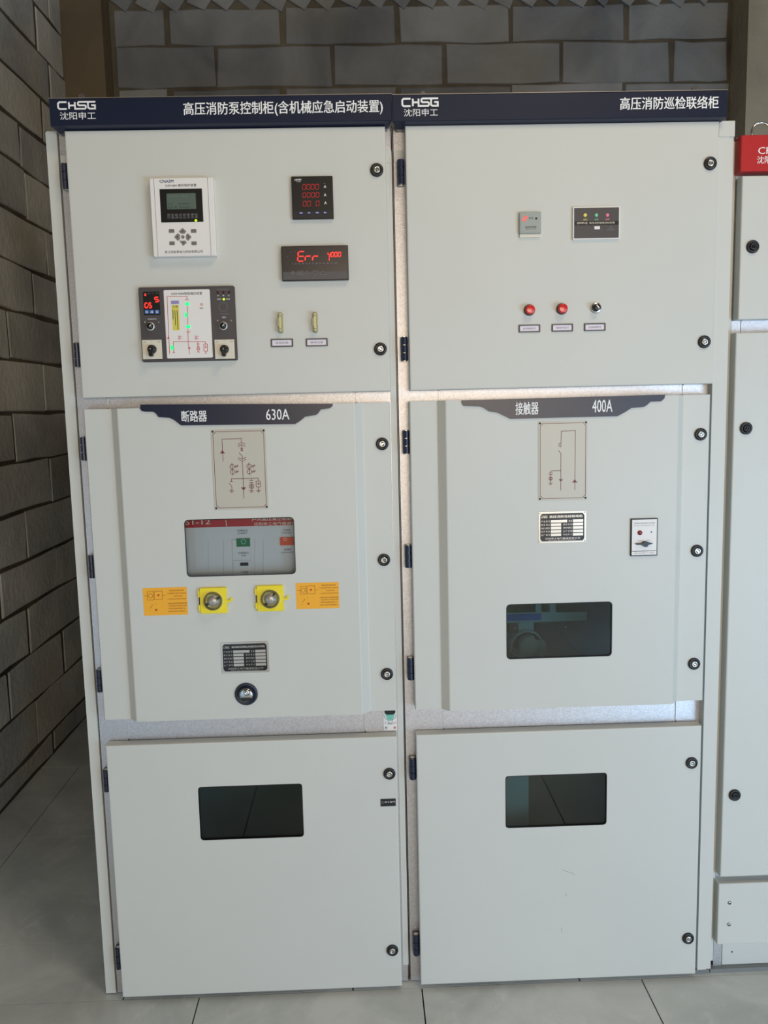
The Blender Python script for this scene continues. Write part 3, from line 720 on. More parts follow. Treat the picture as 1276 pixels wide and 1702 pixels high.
def selector(r, c, parent, words):
    q = slab('selector_plate', r, -.0465, -.0486, 'cream', parent, 0, .0004, label='cream plate under a black handle')
    lathe('selector_handle', c, [(0, -.048), (.0102, -.048), (.0100, -.0560), (.0085, -.0580), (0, -.0580)], 'black', q, 28)
    bm = bmesh.new(); prism(bm, rrect((c[0]-.0048, c[0]+.0048, c[1]-.0170, c[1]+.0080), .0035), -.0570, -.0690, .0012); put('handle_grip', bm, 'black', q)
    disc('handle_screw', c, .0013, -.0685, -.0694, 'whitep', q, 8)
    xa, xb, za, zb = r; m_ = (xa+xb)/2
    text('lettering', words[0], (xa+.0030, xa+.0092, zb-.0062, zb-.0036), -.0489, 'darkp', q)
    text('lettering', words[1], (m_-.0010, m_+.0010, zb-.0038, zb-.0016), -.0489, 'darkp', q)
    text('lettering', words[2], (xb-.0092, xb-.0030, zb-.0062, zb-.0036), -.0489, 'darkp', q)
selector((0.2054, 0.2506, 1.6418, 1.6861), (0.2284, 1.6644), k, ('分闸', '0', '合闸'))
selector((0.3734, 0.4193, 1.6390, 1.6834), (0.3963, 1.6608), k, ('远方', '0', '就地'))
text('lettering', '高压带电显示', (0.3848, 0.4134, 1.7963, 1.7997), -.0474, 'greyp', k)
for q in ((0.3863, 1.7908), (0.3995, 1.7908), (0.4126, 1.7907)): disc('led', q, .0028, -.0468, -.0486, 'redoff', k, 12, label='unlit dark red lamp')
text('lettering', 'A    B    C', (0.3844, 0.4138, 1.7824, 1.7851), -.0474, 'whitep', k)
text('lettering', '闭锁', (0.3841, 0.3929, 1.7744, 1.7774), -.0474, 'whitep', k); text('lettering', '解锁', (0.4051, 0.4138, 1.7742, 1.7772), -.0474, 'whitep', k)
disc('led', (0.3995, 1.7755), .0028, -.0468, -.0486, 'ledlime', k, 14, label='lit lime lamp')
strokes('round_recess', [circ((0.3977, 1.7579), .0100, 24)], .0006, -.0470, 'greyp', k)
text('lettering', '带电提示', (0.3896, 0.4093, 1.7407, 1.7441), -.0474, 'greyp', k)
text('lettering', '照明', (0.3938, 0.4024, 1.7326, 1.7358), -.0474, 'whitep', k)
text('lettering', '1', (0.3822, 0.3838, 1.7259, 1.7286), -.0474, 'whitep', k); text('lettering', '2', (0.4135, 0.4158, 1.7253, 1.7280), -.0474, 'whitep', k)

# trip links and their tags
for a, body in (((0.5284, 1.7189), '合闸压板'), ((0.6096, 1.7182), '跳闸压板')):
    q = slab('trip_link', (a[0]-.0058, a[0]+.0058, a[1]-.0230, a[1]+.0250), PF, -.0400, 'olive', c1, .004, .001, label='clear olive trip link with two terminals')
    for dz in (-.0170, .0190):
        lathe('terminal', (a[0], a[1]+dz), [(0, -.039), (.0054, -.039), (.0054, -.0480), (.0040, -.0500), (.0018, -.0500), (0, -.0488)], 'olive', q, 14)
        disc('terminal_screw', (a[0], a[1]+dz), .0024, -.0495, -.0512, 'brass', q, 10)
    slab('link_bar', (a[0]-.0034, a[0]+.0034, a[1]-.0130, a[1]+.0150), -.0440, -.0490, 'brass', q, .001, .0005)
    for s_ in (-1, 1): slab('link_grip', (a[0]+s_*.0048-.0012, a[0]+s_*.0048+.0012, a[1]-.0080, a[1]+.0100), -.0390, -.0500, 'olive', q, .0008)
def tag_frame(r, body, parent, y=PF):
    f_ = rrect(r, .001); i_ = rrect((r[0]+.0030, r[1]-.0030, r[2]+.0026, r[3]-.0026))
    bm = bmesh.new(); prism(bm, f_, y, y-.0030, .0003, [i_]); q = put('tag_frame', bm, 'charcoal', parent)
    slab('tag_card', (r[0]+.0028, r[1]-.0028, r[2]+.0024, r[3]-.0024), y-.0002, y-.0014, 'lavwhite', q)
    w = r[1]-r[0]; zc = (r[2]+r[3])/2; hh = (r[3]-r[2])*.13
    text('lettering', body, (r[0]+w*.20, r[1]-w*.20, zc-hh, zc+hh), y-.0017, 'greyp', q)
M['lavwhite'] = mat('tag_paper', (226, 220, 232), 0.5)
tag_frame((0.5036, 0.5557, 1.6645, 1.6832), '合闸压板', c1); tag_frame((0.5860, 0.6372, 1.6642, 1.6824), '跳闸压板', c1)

# scalloped rating plates
def rating_plate(left, right, y, parent, words, amps):
    bm = bmesh.new()
    L0 = [bm.verts.new((x, y, z)) for x, z in left+right]; L1 = [bm.verts.new((x, y-.0035, z)) for x, z in left+right]
    bridge(bm, L0, L1); bm.faces.new(L1); bm.faces.new(L0[::-1])
    q = put('rating_plate', bm, 'navy', parent, 'navy plate with stepped lower edge')
    text('lettering', words[0], words[1], y-.0039, 'whitep', q, bold=.0007); text('lettering', amps[0], amps[1], y-.0039, 'whitep', q, .012)
rating_plate([(0.1955, 1.5373), (0.1944, 1.5277), (0.1975, 1.5223), (0.2060, 1.5202), (0.2244, 1.5197), (0.2300, 1.5162), (0.2362, 1.5069), (0.2613, 1.5048), (0.2717, 1.4998), (0.2879, 1.4863)],
    [(0.5557, 1.4833), (0.5692, 1.4917), (0.5792, 1.4998), (0.6038, 1.5031), (0.6098, 1.5064), (0.6169, 1.5159), (0.6375, 1.5183), (0.6440, 1.5226), (0.6457, 1.5288)], PR, d2, ('断路器', (0.2898, 0.3484, 1.4938, 1.5204)), ('630A', (0.4874, 0.5420, 1.4940, 1.5193)))

def mimic_plate(r, y, parent, label):
    q = slab('mimic_plate', r, y, y-.0012, 'plate', parent, .002, .0003, label=label); x0, x1, z0, z1 = r
    a = .0048; c_ = .0085; lw = .0011; yy = y-.0012
    fx0, fx1, fz0, fz1 = x0+a, x1-a, z0+a, z1-a
    def arc(cx, cz, a0, a1): return [(cx+.0052*math.cos(math.radians(a0+(a1-a0)*t/5)), cz+.0052*math.sin(math.radians(a0+(a1-a0)*t/5))) for t in range(6)]
    P = arc(fx0, fz1, -90, 0)+arc(fx1, fz1, 180, 270)+arc(fx1, fz0, 90, 180)+arc(fx0, fz0, 0, 90)
    strokes('border_line', [P+[P[0]]], lw, yy, 'maroon', q)
    for p_ in ((fx0-.0004, fz0-.0004), (fx1+.0004, fz0-.0004), (fx1+.0004, fz1+.0004), (fx0-.0004, fz1+.0004)):
        lathe('rivet', p_, [(0, yy+.0002), (.0026, yy+.0002), (.0024, yy-.0010), (.0012, yy-.0014), (0, yy-.0014)], 'dark', q, 12)
    return q
def ground(c, w): return [[(c[0]-w*k, c[1]-.0024*i), (c[0]+w*k, c[1]-.0024*i)] for i, k in enumerate((1, .62, .28))]
ME = mimic_plate((0.3559, 0.4845, 1.2837, 1.4743), PR, d2, 'printed single-line diagram plate')
ye = -.0562
GE = [(0.3986, 1.3294), (0.4458, 1.3284), (0.4622, 1.3286)]
LE = [[(0.3815, 1.3990), (0.3815, 1.4516), (0.4271, 1.4524), (0.4270, 1.4430)], [(0.4183, 1.4382), (0.4273, 1.4430), (0.4356, 1.4387)], [(0.4181, 1.4332), (0.4270, 1.4380), (0.4353, 1.4334)], [(0.4270, 1.4380), (0.4270, 1.4223)],
 [(0.4236, 1.4299), (0.4301, 1.4229)], [(0.4304, 1.4298), (0.4239, 1.4227)], [(0.4199, 1.4190), (0.4271, 1.4110), (0.4270, 1.4035)], [(0.4179, 1.4077), (0.4267, 1.4032), (0.4357, 1.4077)], [(0.4180, 1.4035), (0.4268, 1.3985), (0.4358, 1.4035)],
 [(0.4268, 1.3985), (0.4273, 1.3581), (0.4266, 1.3099)], [(0.3991, 1.3518), (0.3993, 1.3575), (0.4630, 1.3572), (0.4630, 1.3502)], [(0.3961, 1.3506), (0.4024, 1.3505)], [(0.3934, 1.3469), (0.3994, 1.3398), (0.3989, 1.3297)],
 [(0.4463, 1.3573), (0.4465, 1.3525)], [(0.4415, 1.3524), (0.4511, 1.3524)], [(0.4413, 1.3478), (0.4510, 1.3478)], [(0.4464, 1.3477), (0.4461, 1.3284)], [(0.4435, 1.3418), (0.4489, 1.3353)], [(0.4492, 1.3417), (0.4432, 1.3355)],
 [(0.4573, 1.3500), (0.4669, 1.3501), (0.4676, 1.3365), (0.4577, 1.3360), (0.4573, 1.3500)], [(0.4624, 1.3356), (0.4625, 1.3286)], circ((0.4463, 1.3386), .0056, 14)]
for g in GE: LE += ground(g, .0058)
for cs in (((0.4024, 1.3862), (0.4028, 1.3736)), ((0.4423, 1.3859), (0.4427, 1.3732))):
    for c_ in cs:
        LE += [circ(c_, .0054, 14), [(c_[0]+.0054, c_[1]), (c_[0]+.0150, c_[1]+.0010)], [(c_[0]+.0070, c_[1]-.0025), (c_[0]+.0100, c_[1]+.0040)], [(c_[0]+.0105, c_[1]-.0025), (c_[0]+.0135, c_[1]+.0040)], [(c_[0]-.0005, c_[1]+.0085), (c_[0]+.0005, c_[1]-.0085)]]
strokes('diagram_line', LE, .0012, ye, 'maroon', ME)
for T in ([(0.3755, 1.4183), (0.3868, 1.4183), (0.3812, 1.4260)], [(0.4215, 1.3361), (0.4328, 1.3360), (0.4272, 1.3289)], [(0.4607, 1.3458), (0.4651, 1.3457), (0.4627, 1.3407)]):
    bm = bmesh.new(); prism(bm, T, ye+.0001, ye-.0008, 0); put('diagram_arrow', bm, 'maroon', ME)

# instruction stickers
def sticker(r, parent):
    q = slab('warning_sticker', r, PR, PR-.0005, 'sticker', parent, label='orange instruction sticker'); x0, x1, z0, z1 = r; W = x1-x0; Hh = z1-z0; y = PR-.0005
    f = lambda u, v: (x0+u*W, z1-v*Hh)
    R_ = lambda a, b, c_, d_: (x0+a*W, x0+b*W, z1-d_*Hh, z1-c_*Hh)
    strokes('pictogram', [[f(.10, .13), f(.24, .13), f(.24, .43), f(.10, .43), f(.10, .13)], [f(.26, .12), f(.44, .12), f(.44, .42), f(.26, .42), f(.26, .12)], [f(.03, .28), f(.10, .28)], [f(.44, .28), f(.51, .28)],
        circ(f(.17, .28), W*.05, 12), [f(.14, .74), f(.21, .61)]], .0008, y, 'stickerp', q)
    disc('pictogram_dot', f(.35, .27), .0030, y+.0001, y-.0003, 'stickerr', q, 12); disc('pictogram_dot', f(.28, .80), .0032, y+.0001, y-.0003, 'stickerr', q, 12)
    disc('pictogram_dot', f(.27, .58), .0012, y+.0001, y-.0003, 'stickerp', q, 8); disc('pictogram_dot', f(.14, .82), .0010, y+.0001, y-.0003, 'stickerp', q, 8)
    for i, (t, a, b, c_, d_) in enumerate((('机械应急启动操作说明', .60, .93, .08, .14), ('打开罩盖将锁取下按箭头方向转动手柄', .55, .98, .19, .24), ('操作完毕后复位', .70, .90, .29, .34), ('合上罩盖并锁好非紧急情况请勿操作', .55, .98, .40, .44),
        ('注意事项本装置仅在控制回路失效时使用', .55, .98, .55, .61), ('启动前确认水泵电源已送电', .58, .98, .64, .69), ('严禁带负荷操作隔离手车', .55, .95, .74, .79), ('检修时应先断开电源再操作', .55, .95, .84, .89))):
        text('lettering', t, R_(a, b, c_, d_), y-.0003, 'stickerp', q)
sticker((0.1739, 0.2796, 1.0304, 1.0986), d2); sticker((0.5422, 0.6461, 1.0357, 1.1002), d2)

# yellow padlock guards
def guard(r, c, parent):
    q = slab('knob_guard', r, PR, -.0640, 'yellow', parent, .002, .0012, label='yellow hinged guard with clear dome'); x0, x1, z0, z1 = r; Hh = z1-z0
    for a, b in ((.10, .34), (.64, .90)): slab('guard_hinge', (x0-.0048, x0+.001, z0+a*Hh, z0+b*Hh), PR, -.0620, 'yellow', q, .001, .0006)
    slab('hinge_barrel', (x0-.0030, x0, z0+.36*Hh, z0+.62*Hh), PR, -.0595, 'dark', q)
    lathe('knob_ring', c, [(0, -.0636), (.0235, -.0636), (.0235, -.0660), (.0195, -.0665), (.0190, -.0642), (0, -.0642)], 'ring', q, 32)
    lathe('inner_knob', c, [(0, -.0638), (.0150, -.0638), (.0140, -.0660), (.0110, -.0670), (.0105, -.0750), (.0085, -.0768), (0, -.0768)], 'pewter', q, 28)
    t = 0.5 if c[0] < 0.35 else 0.9
    bm = bmesh.new(); prism(bm, [(c[0]+a*math.cos(t)-b*math.sin(t), c[1]+a*math.sin(t)+b*math.cos(t)) for a, b in ((-.018, -.003), (.018, -.002), (.018, .002), (-.018, .003))], -.0660, -.0700, .0006); put('inner_lever', bm, 'dark', q)
    n = 8; lathe('clear_dome', c, [(.0228, -.0660)]+[(.0228*math.cos(PI/2*i/n)**.6 if i < n else 0, -.0660-.0200*math.sin(PI/2*i/n)) for i in range(1, n+1)], 'dome', q, 32)
    bm = bmesh.new(); zc = z0+Hh*.46
    prism(bm, rrect((x1-.001, x1+.0110, zc-.0022, zc+.0022), .001), -.0575, -.0620, .0005); prism(bm, rrect((x1+.0080, x1+.0135, zc+.0010, zc+.0075), .0015), PR, -.0600, .0005)
    put('guard_hasp', bm, 'yellow', q)
guard((0.3114, 0.3753, 1.0328, 1.0960), (0.3433, 1.0644), d2); guard((0.4485, 0.5116, 1.0342, 1.0974), (0.4805, 1.0654), d2)

# name plates
def nameplate(r, y, parent, title, rows_l, rows_r):
    q = slab('name_plate', r, y, y-.0010, 'namesilver', parent, .0006, .0003, label='silver name plate, black printed table'); x0, x1, z0, z1 = r; W = x1-x0; Hh = z1-z0
    f = lambda u, v: (x0+u*W, z1-v*Hh); R_ = lambda a, b, c_, d_: (x0+a*W, x0+b*W, z1-d_*Hh, z1-c_*Hh); yy = y-.0010
    bm = bmesh.new(); k_ = .035; P = [f(.04+k_, .06), f(.04, .06+k_*2), f(.04, .94-k_*2), f(.04+k_, .94), f(.96-k_, .94), f(.96, .94-k_*2), f(.96, .06+k_*2), f(.96-k_, .06)]
    prism(bm, P, yy, yy-.0003, 0); bg = put('print_field', bm, 'nameblk', q); yy -= .0003
    for u, v in ((.03, .045), (.97, .045), (.03, .955), (.97, .955)): lathe('rivet', f(u, v), [(0, yy), (.0018, yy), (.0014, yy-.0012), (0, yy-.0014)], 'chrome', q, 10)
    text('logo', 'CHSG', R_(.06, .19, .12, .20), yy-.0003, 'namesilver', bg, .008, .4)
    text('lettering', title, R_(.23, .92, .12, .20), yy-.0003, 'namesilver', bg, .01)
    for i in range(5):
        v0 = .265+.108*i
        slab('table_cell', R_(.26, .60 if i == 0 else .475, v0, v0+.082), yy, yy-.0002, 'namesilver', bg); slab('table_cell', R_(.72, .935, v0, v0+.082), yy, yy-.0002, 'namesilver', bg)
        text('lettering', rows_l[i], R_(.06, .24, v0+.012, v0+.070), yy-.0003, 'namesilver', bg)
        text('lettering', rows_r[i], R_(.63 if i == 0 else .52, .70, v0+.012, v0+.070), yy-.0003, 'namesilver', bg)
    text('lettering', '沈阳申工电气暖通有限公司', R_(.14, .87, .825, .885), yy-.0003, 'namesilver', bg)
    text('lettering', 'SHENYANG SHENGONG ELECTRIC', R_(.20, .78, .905, .925), yy-.0003, 'namesilver', bg)
nameplate((0.3538, 0.4705, 0.8804, 0.9582), PR, d2, '高压消防泵控制柜(含机械应急启动装置)', ('产 品 型 号', '额 定 电 压', '额定工频耐压', '防 护 等 级', '出 厂 编 号'), ('重 量', '额 定 电 流', '雷电冲击耐压', '生 产 日 期', '外 形 尺 寸'))

# round viewing port
cp = (0.4113, 0.8267)
q = lathe('round_port', cp, [(0, PR+.0005), (.0282, PR+.0005), (.0282, PR-.0030), (.0262, PR-.0048), (.0215, PR-.0050), (.0205, PR-.0012), (0, PR-.0010)], 'hinge', d2, 36, label='dark ringed round port with chrome knob')
lathe('port_disc', (cp[0]-.001, cp[1]-.003), [(0, PR-.0010), (.0180, PR-.0010), (.0176, PR-.0030), (.0130, PR-.0042), (0, PR-.0042)], 'lockcore', q, 28)
lathe('port_knob', (cp[0]+.002, cp[1]+.006), [(0, PR-.004), (.0080, PR-.004), (.0078, PR-.0090), (.0060, PR-.0110), (.0030, PR-.0110), (.0026, PR-.0095), (0, PR-.0095)], 'chrome', q, 24)
slab('port_slot', (cp[0]-.013, cp[0]+.013, cp[1]-.0165, cp[1]-.0085), PR-.0040, PR-.0048, 'dark', q, .003)
lathe('port_glass', cp, [(.0212, PR-.0040), (.0190, PR-.0100), (.0120, PR-.0145), (0, PR-.0165)], 'clearglass', q, 28)

# earthing switch dial on the right post, between the doors
RP = (0.7467, 0.7826, 0.6968, 0.7519)
q = slab('interlock_dial', (RP[0]+.001, RP[1]-.001, 0.7, 0.7700), 0.0, -.0025, 'white', c1, label='white dial plate with teal fan mark')
f = lambda x, z: (RP[0]+(RP[1]-RP[0])*x, RP[2]+(RP[3]-RP[2])*z); yq = -.0025
bm = bmesh.new(); prism(bm, [f(.12, .88), f(.30, .62), f(.36, .52), f(.66, .52), f(.72, .62), f(.88, .88)], yq, yq-.0003, 0); put('dial_fan', bm, 'teal', q)
bm = bmesh.new(); prism(bm, [f(.12, 1.08), f(.12, .90), f(.30, .82), f(.70, .82), f(.88, .90), f(.88, 1.08)], yq-.0003, yq-.0020, 0); put('dial_hub', bm, 'dark', q)
strokes('dial_mark', [[f(.06, .80), f(.14, .66), f(.32, .56)], [f(.94, .80), f(.86, .66), f(.68, .56)], [f(.36, .52), f(.36, .40), f(.64, .40), f(.64, .52)], [f(.32, .36), f(.66, .36)], [f(.12, .40), f(.20, .44)]], .0010, yq, 'darkp', q)
strokes('dial_arrow', [[f(.72, .36), f(.90, .44)]], .0014, yq, 'redline', q)
text('lettering', '分', (*[f(.10, 0)[0], f(.28, 0)[0]], f(0, .12)[1], f(0, .24)[1]), yq-.0004, 'darkp', q, .02); text('lettering', '合', (*[f(.70, 0)[0], f(.90, 0)[0]], f(0, .12)[1], f(0, .24)[1]), yq-.0004, 'redline', q, .02)
# small maker's label on the lower door
RL = (0.7346, 0.7732, 0.5126, 0.5324)
q = slab('maker_label', RL, PF, PF-.0008, 'dark', d3, label='small dark maker label')
text('lettering', '申工电气', (RL[0]+.0105, RL[1]-.0015, (RL[2]+RL[3])/2-.0012, (RL[2]+RL[3])/2+.0035), PF-.0011, 'whitep', q)
strokes('logo', [circ((RL[0]+.0055, (RL[2]+RL[3])/2), .0028, 8), [(RL[0]+.0018, (RL[2]+RL[3])/2+.003), (RL[0]+.0036, (RL[2]+RL[3])/2+.0040), (RL[0]+.0050, (RL[2]+RL[3])/2)]], .0007, PF-.0008, 'greyp', q)

# ---------------------------------------------------------------- breaker truck seen through the clear window
br = thing('circuit_breaker', 'blue-grey breaker truck with red banner, seen inside the left cabinet through its clear window', 'circuit breaker', (0.38, 0.03, 0.745))
bx_ = (W1[0]-.06, W1[1]+.06, 0.745, W1[3]+.05); YB = -.010
box('breaker_body', bx_[0], bx_[1], 0.006, 0.40, 0.745, bx_[3], 'breaker', br)
fb = slab('front_cover', (0.15, 0.68, 0.80, bx_[3]), 0.006, YB, 'breaker', br, .004, .001)
bn = slab('banner', (0.15, 0.68, (0.2776, 0.5429, 1.2363, 1.2572)[2], bx_[3]-.001), YB, YB-.0012, 'banner', fb, label='red banner with white lettering')
strokes('banner_scratch', [[(0.3739, 1.2536), (0.3754, 1.2373)]], .0016, YB-.0012, 'cream', bn)
text('lettering', 'VS1-12', ((0.2573, 0.3355, 1.2436, 1.2562)), YB-.0016, 'cream', bn, .01)
text('lettering', '户内高压真空断路器', ((0.4368, 0.5479, 1.2485, 1.2560)), YB-.0016, 'cream', bn, .012)
text('lettering', '沈阳申工电气暖通有限', ((0.4416, 0.5556, 1.2372, 1.2451)), YB-.0016, 'cream', bn, .006)
mid = slab('operating_column', (0.3865, 0.4311, 1.0969, 1.2048), YB, YB-.0030, 'breaker', fb, .001, .0006)
text('lettering', '分闸指示', (0.4000, 0.4265, 1.2230, 1.2290), YB-.0005, 'navyp', fb); text('lettering', 'CURRENT', (0.4019, 0.4249, 1.2169, 1.2211), YB-.0005, 'navyp', fb)
g = slab('open_flag', (0.3977, 0.4308, 1.1865, 1.2066), YB-.002, YB-.0042, 'green', fb, label='green indicator with ring'); strokes('ring', [circ((0.4153, 1.1989), .0056, 20)], .0016, YB-.0042, 'teal', g)
text('lettering', '分闸指示', (0.4002, 0.4264, 1.1678, 1.1739), YB-.0034, 'navyp', mid); text('lettering', 'OPEN', (0.4077, 0.4197, 1.1622, 1.1659), YB-.0034, 'navyp', mid)
strokes('panel_line', [[(0.3874, 1.1526), (0.4312, 1.1523)]], .0006, YB-.0030, 'greyp', mid)
slab('counter_window', (0.4045, 0.4243, 1.1387, 1.1467), YB-.0028, YB-.0045, 'dark', mid, .0006)
text('lettering', '计数器', (0.4050, 0.4234, 1.1199, 1.1260), YB-.0034, 'navyp', mid)
text('lettering', '已储能', (0.5124, 0.5307, 1.2214, 1.2270), YB-.0005, 'navyp', fb); text('lettering', 'CHARGED', (0.5084, 0.5328, 1.2153, 1.2191), YB-.0005, 'navyp', fb)
g = slab('charge_flag', (0.5044, 0.5376, 1.1868, 1.2069), YB-.001, YB-.0042, 'orange', fb, label='orange indicator'); strokes('flag_mark', [circ((0.5168, 1.2019), .0036, 10)], .0010, YB-.0042, 'cream', g)
text('lettering', '未储能', (0.5128, 0.5313, 1.1732, 1.1788), YB-.0005, 'navyp', fb); text('lettering', 'DISCHARGED', (0.5052, 0.5374, 1.1667, 1.1704), YB-.0005, 'navyp', fb)
for P in ([(0.3287, 1.2071), (0.3243, 1.1182)], [(0.3665, 1.2061), (0.3623, 1.1171)], [(0.4421, 1.2040), (0.4383, 1.1149)], [(0.4628, 1.2034), (0.4591, 1.1143)]): strokes('panel_fold', [P], .0007, YB, 'devgrey', fb)

# ---------------------------------------------------------------- cabinet two: patrol and tie cubicle
X2 = 0.8
c2 = thing('switchgear_cabinet', 'pale grey middle cabinet with 400A plate, two red push buttons and dark glass windows', 'electrical cabinet', (1.2, 0, 0))
cabinet_shell(X2, c2, False)
h2 = header(0.8005, 1.571, 2.162, 2.220, c2, label='navy header sign with white lettering')
logo_letters((0.8222, 0.9061, 2.1928, 2.2128), -.05, h2)
text('lettering', '沈阳申工', (0.8265, 0.9037, 2.1726, 2.1888), -.0505, 'whitep', h2, 0.004)
text('lettering', '高压消防巡检联络柜', (1.3212, 1.5486, 2.1797, 2.2071), -.0505, 'whitep', h2, bold=.0009)
for q in ((0.8726, 2.2281), (1.5001, 2.2310)): disc('roof_bolt', q, 0.005, -.022, -.036, 'chrome', h2)
box('corner_plate', 0.8035, 0.829, -.0025, 0, 2.086, 2.113, 'paint', c2)
bm = bmesh.new(); bx(bm, 1.562, 1.586, -.026, 0, 0.02, 2.158); bx(bm, 1.586, 1.5985, -.024, 0.0, 0.02, 2.158); put('side_trim', bm, 'paint', c2)
box('trim_cap', 1.562, 1.5988, -.0275, 0.002, 2.125, 2.160, 'paint', c2)
e1 = flat_door((0.8295, 1.5595, 1.5555, 2.1575), None, c2, None)
W3 = (1.0539, 1.3154, 0.8936, 1.0319)
e2 = raised_door((0.8270, 1.5545, 0.7650, 1.5300), rrect(W3, .010), c2, 'folded centre door, middle pressed forward')
gasket(W3, PR, e2); window(W3, PR, e2, 'tint', label='dark tinted pane')
W4 = (1.0530, 1.3127, 0.4416, 0.5813)
e3 = flat_door((0.8280, 1.5540, 0.0150, 0.6980), rrect(W4, .007), c2, None)
gasket(W4, PF, e3); window(W4, PF, e3, 'tint', .006, label='dark tinted pane')
for q in [(1.5390, 2.0632), (1.5352, 1.6550)]: lock(q, PF, e1, rnd.uniform(-1, 1))
for q in [(1.5319, 1.4348), (1.5300, 1.1485), (1.5294, 0.8611)]: lock(q, PF, e2, rnd.uniform(-1, 1))
for q in [(1.5294, 0.6004), (1.5311, 0.1184)]: lock(q, PF, e3, rnd.uniform(-1, 1))
for q in [(0.8201, 2.0597), (0.8204, 1.6547), (0.8174, 1.4326), (0.8192, 1.1515), (0.8197, 0.8652), (0.8177, 0.6026), (0.8164, 0.1182)]: hinge((0.8190, q[1]), c2)
rating_plate([(0.9500, 1.5297), (0.9507, 1.5226), (0.9549, 1.5162), (0.9948, 1.5139), (1.0047, 1.5094), (1.0146, 1.5021), (1.0346, 1.4988), (1.0660, 1.4832)],
    [(1.3217, 1.4836), (1.3403, 1.4931), (1.3546, 1.5020), (1.3848, 1.5041), (1.3920, 1.5082), (1.4005, 1.5158), (1.4264, 1.5166), (1.4342, 1.5235), (1.4355, 1.5320)], PR, e2, ('接触器', (1.0774, 1.1317, 1.4922, 1.5219)), ('400A', (1.2607, 1.3089, 1.4937, 1.5234)))

# humidity sensor and patrol controller
r = (1.0913, 1.1416, 1.9113, 1.9600)
k = slab('humidity_controller', r, PF, -.0440, 'devgrey', c2, .0015, .001, label='small grey square controller with red lamp')
slab('screen', (r[0]+.003, r[1]-.003, r[2]+.003, r[3]-.008), -.0438, -.0446, 'devgrey', k)
digits('digit', '2', (1.0987, 1.1112, 1.9401, 1.9497), -.0447, 'ledred', k, .0018)
disc('led', (1.1301, 1.9449), .0026, -.0440, -.0452, 'redoff', k, 12)
text('lettering', '状态', (1.1123, 1.1238, 1.9435, 1.9485), -.0450, 'green', k)
text('lettering', '温湿度控制器', (1.1039, 1.1303, 1.9238, 1.9278), -.0450, 'darkp', k); text('lettering', '电力专用', (1.1051, 1.1290, 1.9197, 1.9225), -.0450, 'greyp', k)
slab('lower_flap', (1.0926, 1.1410, 1.9038, 1.9110), PF, -.0400, 'cream', c2, .001)
r = (1.2168, 1.3277, 1.8961, 1.9703)
k = slab('patrol_controller', r, PF, -.0410, 'white', c2, .001, .0006, label='dark panel with white rim and three lamps')
f0 = slab('dark_face', (r[0]+.0028, r[1]-.0028, r[2]+.0028, r[3]-.0028), -.0408, -.0414, 'charcoal', k)
for c_, m_, w_, t_ in (((1.2452, 1.9510), 'ledyel', (1.2409, 1.2506, 1.9387, 1.9431), '运行'), ((1.2713, 1.9505), 'ledmint', (1.2675, 1.2763, 1.9387, 1.9427), '电源'), ((1.2974, 1.9501), 'ledpink', (1.2931, 1.3024, 1.9386, 1.9426), '故障')):
    lathe('lamp', c_, [(0, -.0412), (.0044, -.0412), (.0040, -.0430), (.0022, -.0440), (0, -.0443)], m_, k, 16)
    text('lettering', t_, w_, -.0417, m_, f0)
slab('title_band', (1.2210, 1.3242, 1.9281, 1.9370), -.0414, -.0416, 'black', f0)
text('lettering', 'GWM-Q', (1.2259, 1.2505, 1.9303, 1.9352), -.0419, 'cream', f0, .01); text('lettering', '高压消防智能巡检装置', (1.2549, 1.3147, 1.9308, 1.9352), -.0419, 'cream', f0)
slab('white_switch', (1.2665, 1.2800, 1.9182, 1.9255), -.0412, -.0432, 'white', k, .001, .0005)
strokes('triangle_mark', [[(1.3059, 1.9257), (1.3012, 1.9187), (1.3117, 1.9186), (1.3059, 1.9257)]], .0006, -.0414, 'greyp', f0); text('lettering', '有电危险', (1.2972, 1.3145, 1.9150, 1.9179), -.0417, 'greyp', f0)
text('lettering', '按', (1.2824, 1.2858, 1.9166, 1.9203), -.0417, 'greyp', f0)

# push buttons, selector and tags
for c_ in ((1.1153, 1.7376), (1.1925, 1.7387)):
    q = lathe('push_button', (c_[0], c_[1]), [(0, PF), (.0132, PF), (.0132, -.0400), (.0120, -.0415), (0, -.0415)], 'charcoal', c2, 28, label='round red illuminated button')
    lathe('button_cap', c_, [(0, -.0410), (.0112, -.0410), (.0110, -.0500), (.0096, -.0520), (.0085, -.0524), (0, -.0518)], 'redlens', q, 28)
c_ = (1.2726, 1.7389); cb_ = (1.2737, 1.7394)
q = lathe('selector_switch', cb_, [(0, PF), (.0130, PF), (.0128, -.0395), (.0108, -.0410), (0, -.0410)], 'chrome', c2, 28, label='chrome ringed black selector switch')
lathe('switch_knob', c_, [(0, -.0405), (.0088, -.0405), (.0086, -.0500), (.0076, -.0510), (0, -.0510)], 'black', q, 24)
bm = bmesh.new(); t = math.radians(-50); prism(bm, [(c_[0]+.002+a*math.cos(t)-b*math.sin(t), c_[1]+.002+a*math.sin(t)+b*math.cos(t)) for a, b in ((-.0048, -.0014), (.0048, -.0014), (.0048, .0014), (-.0048, .0014))], -.0508, -.0525, .0003); put('switch_pointer', bm, 'white', q)
for r, t_ in (((1.0900, 1.1411, 1.6860, 1.7039), '高压电源指示灯'), ((1.1687, 1.2195, 1.6862, 1.7041), '巡检运行指示灯'), ((1.2460, 1.2973, 1.6861, 1.7040), '手动自动转换开关')): tag_frame(r, t_, c2)

